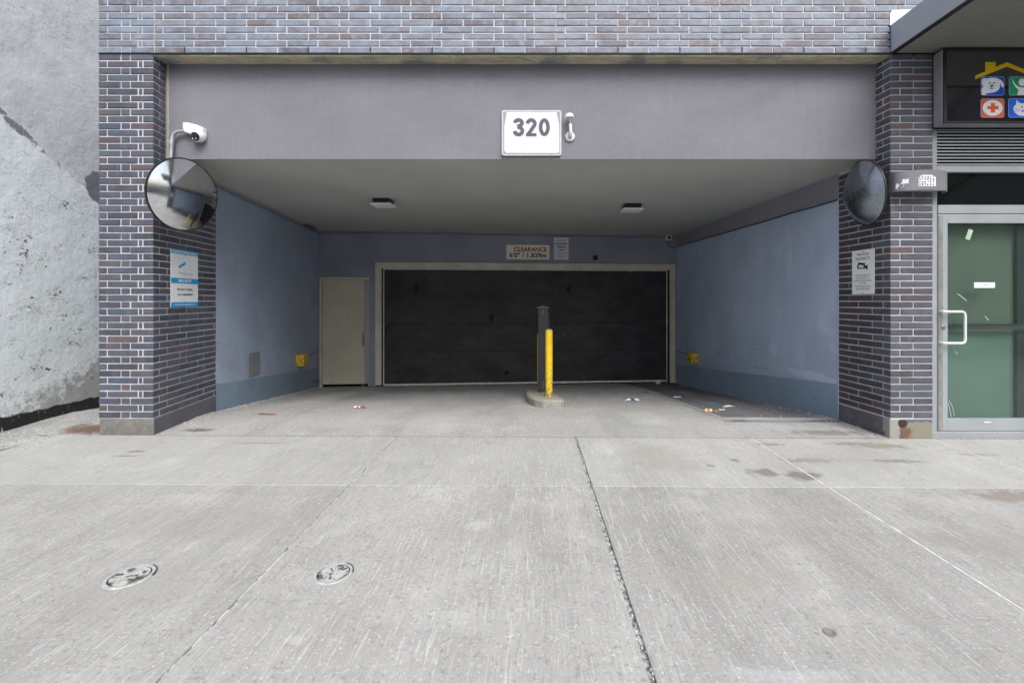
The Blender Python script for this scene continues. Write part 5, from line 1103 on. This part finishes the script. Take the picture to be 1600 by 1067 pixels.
gd_decal('tape_piece', [(1509.6, 373), (1515.3, 357.4), (1522.4, 359.8), (1516.6, 375.2)], plain('pale_green_tape', (0.42, 0.56, 0.40), 0.6), 'pale green tape piece')
gd_decal('paper_label', [(1523.8, 449.8), (1523.8, 441.2), (1556.3, 441.2), (1556.3, 449.8)], k_white)
mb = MB(); letters(mb, 'UNIT 2', Vector((FX(1540.2), FY + 0.012, FZ(445.4))), UX, UZ, NY, 0, 0, 0.095, 0.024, 0.01, 0.0022, flip=True); obj('lettering', mb, k_mid, dr)
gd_decal('rail_label', [(1536.5, 659.9), (1536.5, 658.4), (1547.5, 658.4), (1547.5, 659.9)], k_white, off=0.0186)
sm = ink('dried_smear', (0.34, 0.44, 0.40))
for path, r_ in (([(1481, 628), (1484, 633), (1486, 642), (1488, 652)], 0.004), ([(1484, 625), (1490, 636), (1493, 650)], 0.003), ([(1498, 459), (1506, 465), (1512, 470)], 0.005), ([(1541, 494), (1547, 501)], 0.004), ([(1493, 549), (1499, 554)], 0.003)):
    mb = MB(); V = [Vector((FX(x), 0, FZ(y))) for x, y in path]
    for i in range(len(V) - 1):
        d = (V[i + 1] - V[i]).normalized(); nn = Vector((-d.z, 0, d.x)) * r_ * random.uniform(0.5, 1.2)
        mb.poly([V[i] - nn + Vector((0, FY + 0.0112, 0)), V[i + 1] - nn + Vector((0, FY + 0.0112, 0)), V[i + 1] + nn + Vector((0, FY + 0.0112, 0)), V[i] + nn + Vector((0, FY + 0.0112, 0))])
    obj('smear', mb, sm, dr)
obj('crash_bar', MB().box(FX(1480), FX(1649), FY + 0.045, FY + 0.075, FZ(515), FZ(506.5)), dark_m, dr, bevel=0.003)
# inside the vestibule
vin = thing('vestibule', 'dim vestibule behind the glass shop door, with added green reflection boards', 'vestibule', (4.9, 1.2, 0.0))
v_wall = plain('sage_interior_wall', (0.40, 0.50, 0.44), 0.8, var=0.1, scale=1); v_fl = plain('pale_interior_floor', (0.52, 0.60, 0.55), 0.5, var=0.1, scale=2)
obj('inner_floor', MB().box(PRX + 0.02, 6.4, FY + 0.13, 2.6, -0.1, gzr + 0.03), v_fl, vin)
obj('inner_wall', MB().box(PRX + 0.02, 6.4, 2.6, 2.7, -0.1, 3.2), v_wall, vin)
obj('inner_wall', MB().box(6.35, 6.45, FY + 0.13, 2.6, -0.1, 3.2), v_wall, vin)
obj('inner_wall', MB().box(PRX - 0.02, PRX + 0.015, RY + 0.01, 2.6, -0.1, 3.2), v_wall, vin)
obj('inner_ceiling', MB().box(PRX + 0.002, 6.45, FY + 0.13, 2.7, 2.5, 2.6), plain('dark_inner_ceiling', (0.12, 0.13, 0.12), 0.8), vin)
grn = plain('green_reflection_board', (0.098, 0.118, 0.096), 0.7, 0.3, var=0.16, scale=1.5, bump=0); grn2 = plain('teal_reflection_board', (0.118, 0.168, 0.150), 0.7, 0.3, var=0.10, scale=2.5, bump=0)  # added boards; their tones stand in for reflections in the door glass
obj('reflection_board', MB().box(PRX + 0.03, P(1589.5, 0, .13).x + 0.30, 0.170, 0.19, FZ(510), FZ(336)), grn, vin)
obj('reflection_board', MB().box(PRX + 0.03, P(1589.5, 0, .13).x + 0.30, 0.168, 0.19, gzr + 0.03, FZ(510) - .001), grn2, vin)
obj('inner_door_post', MB().box(P(1589.5, 0, .13).x, P(1589.5, 0, .13).x + 0.12, FY + 0.095, FY + 0.13, gzr + 0.03, FZ(336)), dark_m, vin)
obj('baseboard', MB().box(PRX + 0.03, 6.35, 2.57, 2.599, gzr + 0.03, gzr + 0.30), plain('grey_green_baseboard', (0.16, 0.2, 0.18), 0.6), vin)
obj('head_block', MB().box(3.49, 9.5, 0.02, 0.159, 3.747, 4.039), dark_m, vin)
obj('outer_block', MB().box(6.46, 9.5, 0.0, 2.7, -0.1, 3.75).box(PRX + 0.02, 9.5, 0.16, 2.9, 2.61, 3.75).box(PRX + 0.02, 9.5, 2.75, 3.2, -0.2, 3.75), header_m, vin)

# ================================================================ NEIGHBOUR'S WALL
nwm = MB(); xs = -5.28
ys = [-9 + k * 0.6 for k in range(26)]; zs_ = [-0.2, 1.0, 2.0, 3.0, 4.0, 5.5]
random.seed(8); idn = {}
for j, y in enumerate(ys):
    for i, z in enumerate(zs_): idn[j, i] = len(nwm.v); nwm.v.append((xs + random.uniform(-0.012, 0.012), y, z))
for j in range(len(ys) - 1):
    for i in range(len(zs_) - 1): nwm.f.append((idn[j, i], idn[j + 1, i], idn[j + 1, i + 1], idn[j, i + 1])); nwm.mi.append(0)
nwm.box(xs - 0.4, xs - 0.02, -9, 6, -0.2, 5.5)
o = obj('painted_wall', nwm, white_wall_m, smooth=True); tag(o, 'weathered white painted wall with black chips at the far left', 'wall')
tag(obj('alley_wall', MB().box(-5.35, -4.2, 4.0, 4.2, -0.2, 3.76), header_m), 'dark wall closing the narrow gap behind the left brick pillar', 'wall')

# ================================================================ SMALL THINGS ON THE GROUND
cast_dark = plain('dark_cast_iron', (0.085, 0.085, 0.086), 0.6)
def cover(px, py, rad, lab):
    q = gp(px, py); o = thing('valve_cover', lab, 'valve cover', q)
    obj('rim', MB().lathe(q, UZ, [(rad * 0.86, 0.001), (rad * 0.87, 0.006), (rad, 0.006), (rad * 1.04, 0.001)], 36), ironr_m, o, smooth=True)
    obj('groove', MB().lathe(q, UZ, [(rad * 0.87, 0.0005), (rad * 0.86, 0.0022)], 36), dark_m, o)
    obj('lid', MB().lathe(q, UZ, [(rad * 0.80, 0.0005), (rad * 0.80, 0.005), (rad * 0.02, 0.0052)], 36), iron_m, o)
    random.seed(int(px))
    for k in range(15):
        a = random.uniform(0, 6.28); r1 = rad * random.uniform(0.05, 0.66); x_, y_ = q.x + r1 * math.cos(a), q.y + r1 * math.sin(a); b_ = random.uniform(0, 3.14)
        lx, ly = rad * random.uniform(.10, .20), rad * random.uniform(.03, .055); ca, sa = math.cos(b_), math.sin(b_)
        obj('cast_rib', MB().prism([(x_ + u_ * lx * ca - v_ * ly * sa, y_ + u_ * lx * sa + v_ * ly * ca) for u_, v_ in ((-1, -1), (1, -1), (1, 1), (-1, 1))], q.z + 0.004, q.z + 0.0085 + 0.0002 * k), ironr_m if k % 3 else cast_dark, o)
    obj('rim_gap', MB().prism([(q.x + rad * rr * math.cos(t_), q.y + rad * rr * math.sin(t_)) for rr, ts in ((1.06, [0.1 + .14 * i for i in range(9)]), (0.99, [1.22 - .14 * i for i in range(9)])) for t_ in ts], q.z + 0.0005, q.z + 0.0075), cast_dark, o)
cover(203, 901, 0.098, 'round valve cover in the sidewalk nearest the white wall')
cover(521, 896, 0.088, 'round valve cover in the sidewalk farther from the white wall, in line with the garage')
q = gp(1296, 988); o = obj('drain_plug', MB().lathe(q, UZ, [(0.025, 0.0005), (0.025, 0.003), (0.018, 0.003), (0.016, 0.001)], 24), plain('rusty_iron', (0.20, 0.19, 0.185), 0.7, var=0.3, scale=40), smooth=True); tag(o, 'small dark metal plug set in the sidewalk at the lower right', 'drain plug')
random.seed(21)
def litter(px, py, L, W, H_, cols, lab, cat='litter', ang=0.0, name='litter'):
    q = gp(px, py); mb = MB(); n = 7; m_ = 3; idx = {}
    for j in range(m_ + 1):
        for i in range(n + 1):
            a = (i / n - 0.5) * L * random.uniform(0.9, 1.1); b_ = (j / m_ - 0.5) * W * (1 - 0.5 * abs(i / n - 0.5)) * random.uniform(0.7, 1.2)
            x_ = q.x + a * math.cos(ang) - b_ * math.sin(ang); y_ = q.y + a * math.sin(ang) + b_ * math.cos(ang)
            edge = 0.15 if (i in (0, n) or j in (0, m_)) else 1
            idx[i, j] = len(mb.v); mb.v.append((x_, y_, gz(x_, y_) + 0.006 + H_ * random.random() * edge))
    for j in range(m_):
        for i in range(n): mb.cur = random.randrange(len(cols)) ; mb.f.append((idx[i, j], idx[i + 1, j], idx[i + 1, j + 1], idx[i, j + 1])); mb.mi.append(mb.cur)
    o = obj(name, mb, cols); tag(o, lab, cat); return o
lw_ = ink('litter_white', (0.72, 0.72, 0.72)); lr = ink('litter_red', (0.45, 0.05, 0.06)); lb = ink('litter_blue', (0.05, 0.06, 0.25)); lt = ink('litter_teal', (0.02, 0.22, 0.22)); lo_ = ink('litter_orange', (0.45, 0.20, 0.09)); lbr = ink('leaf_brown', (0.12, 0.06, 0.035))
ltn = ink('litter_tan', (0.55, 0.45, 0.32))
litter(562, 637.5, 0.16, 0.06, 0.03, [lw_, lr, lr], 'crumpled red and white wrapper on the driveway left of the island')
litter(987, 626, 0.22, 0.07, 0.04, [lw_, lb, lw_], 'blue and white wrapper on the driveway right of the island', ang=-0.1)
litter(1112, 632, 0.20, 0.05, 0.02, [lt], 'flat teal scrap on the dark asphalt patch', ang=-0.1)
litter(1110, 643.5, 0.17, 0.09, 0.04, [lo_, ltn, lo_], 'crumpled orange wrapper at the edge of the dark patch', ang=-0.2)
litter(1138, 636, 0.19, 0.05, 0.025, [lw_], 'white paper scrap on the dark patch, right of the teal scrap', ang=0.3)
litter(1128, 641, 0.08, 0.04, 0.02, [lw_], 'tiny pale scrap between the orange wrapper and the white paper scrap')
litter(1058, 621, 0.12, 0.04, 0.015, [lw_], 'flat white scrap on the dark patch nearest its left edge', ang=-0.1)
litter(1010, 614, 0.13, 0.04, 0.02, [ltn, lbr], 'tan scrap lying at the left edge of the dark patch')
litter(1028, 600.5, 0.10, 0.05, 0.06, [lw_, ltn], 'white crumpled scrap against the foot of the garage door')
litter(1070, 613, 0.07, 0.03, 0.01, [lw_], 'smallest pale scrap on the dark patch, near the right sensor guard')
litter(410, 647.5, 0.10, 0.03, 0.012, [lbr], 'brown leaf on the driveway by the left garage wall', 'leaf', name='dry_leaf')
litter(423, 648, 0.12, 0.03, 0.012, [lbr, lr], 'reddish brown leaf beside the brown leaf by the left garage wall', 'leaf', name='dry_leaf', ang=0.2)
litter(500.5, 606, 0.05, 0.03, 0.03, [lw_], 'small white scrap at the foot of the beige door frame')
litter(567, 603.5, 0.05, 0.03, 0.03, [lw_], 'small white scrap under the latch side of the beige door')
# loose grit over driveway and along walls
gr = MB()
def grit(x, y, r_):
    z = gz(x, y) + 0.001; a = random.uniform(0, 6)
    gr.prism([(x + r_ * math.cos(a + k * 2.1) * random.uniform(.6, 1.3), y + r_ * math.sin(a + k * 2.1)) for k in range(3)], z, z + r_ * random.uniform(.4, 1))
for _ in range(900):
    y = random.uniform(0.02, 4.0) ** 1.0; x = random.uniform(XL(y) + .05, XR(y) - .05); grit(x, y, random.uniform(0.003, 0.009))
for _ in range(260): y = random.uniform(0.0, 4.8); grit(XL(y) + abs(random.gauss(0, .05)), y, random.uniform(.004, .012))
for _ in range(320): y = random.uniform(0.0, 5.2); grit(XR(y) - abs(random.gauss(0, .06)), y, random.uniform(.004, .012))
for _ in range(260): x = random.uniform(3.9, 6.5); grit(x, 0.0 - abs(random.gauss(0, .012)), random.uniform(.003, .007))
for _ in range(160): x = random.uniform(-5.2, -4.3); y = random.uniform(-.5, 1.0); grit(x, y, random.uniform(.003, .009))
obj('loose_grit', gr, plain('pale_grit', (0.48, 0.47, 0.45), 0.9, 0.2, var=0.6, scale=40), kind='stuff')

# ================================================================ ACROSS THE STREET (what the glass and the mirrors reflect)
obj('far_sidewalk', MB().box(-30, 30, -19, -15.0, -0.3, 0.02), slab_m, kind='structure')
fb = thing('street_building', 'brown brick building with rows of windows across the street', 'building', (0, -20, 0))
obj('facade', MB().box(-22, 1.5, -30, -19.3, 0, 8.5), plain('far_brown_brick', (0.20, 0.135, 0.11), 0.85, var=0.25, scale=2.0), fb)
obj('cornice', MB().box(-22.1, 1.6, -19.3, -19.0, 8.0, 8.5), trim_m, fb)
wmesh = {}
def far_window(par, x, z, wd_, ht_, y):
    o = obj('window', MB().box(x - .06, x + wd_ + .06, y, y + .06, z - .06, z).box(x - .06, x + wd_ + .06, y, y + .06, z + ht_, z + ht_ + .06).box(x - .06, x, y, y + .06, z, z + ht_).box(x + wd_, x + wd_ + .06, y, y + .06, z, z + ht_), white_m, par)
    obj('pane', MB().box(x, x + wd_, y, y + .02, z, z + ht_), win_glass, o)
for i in range(7):
    for z in (1.0, 4.6): far_window(fb, -20.6 + i * 3.1, z, 1.4, 1.9, -19.29)
fb3 = thing('street_building', 'tall dark grey building farthest to the right across the street', 'building', (42, -21, 0))
obj('facade', MB().box(34, 52, -46, -20.0, 0, 19), plain('far_grey_stone', (0.10, 0.10, 0.11), 0.85, var=0.15, scale=1.0), fb3)
for i in range(5):
    for z in (1.0, 4.6, 8.2, 11.8): far_window(fb3, 35.2 + i * 3.4, z, 1.6, 2.0, -19.99)
fb2 = thing('street_building', 'pale rendered building across the street, right of the brown one', 'building', (10, -20, 0))
obj('facade', MB().box(4.5, 21, -30, -19.6, 0, 6.0), plain('far_pale_render', (0.50, 0.47, 0.42), 0.85, var=0.1, scale=1.0), fb2)
for i in range(5): far_window(fb2, 5.5 + i * 3.1, 3.6, 1.5, 1.7, -19.59); far_window(fb2, 5.5 + i * 3.1, 0.7, 2.2, 2.0, -19.59)
tr = thing('bare_tree', 'bare street tree across the road in front of the tall grey building', 'tree', (17.0, -16.0, 0))
tk = MB(); tk.tube([(17.0, -16.0, -0.1), (17.1, -16.0, 3.0), (17.0, -15.9, 6.2)], [0.30, 0.24, 0.18], 10); bark_m = plain('bark', (0.06, 0.05, 0.045), 0.9, var=0.3, scale=12); obj('trunk', tk, bark_m, tr)
br = MB(); random.seed(4)
def branch(p, d, L, r_, dep):
    pts = [p]; q = p
    for k in range(4): d = (d + Vector((random.uniform(-.22, .22), random.uniform(-.22, .22), random.uniform(-.10, .16)))).normalized(); q = q + d * L / 4; pts.append(q)
    br.tube(pts, [r_ * (1 - .16 * k) for k in range(5)], 5)
    if dep > 0:
        for k in range(3): a = random.uniform(0, 6.28); branch(pts[2 + k % 3], (d + Vector((math.cos(a), math.sin(a), 0.3)) * 0.8).normalized(), L * .68, r_ * .55, dep - 1)
for k in range(8): a = k * 0.8; branch(Vector((17.0, -15.95, 5.0 + .15 * k)), Vector((math.cos(a), math.sin(a), 0.55)).normalized(), 4.6, 0.13, 3)
obj('crown', br, bark_m, tr)
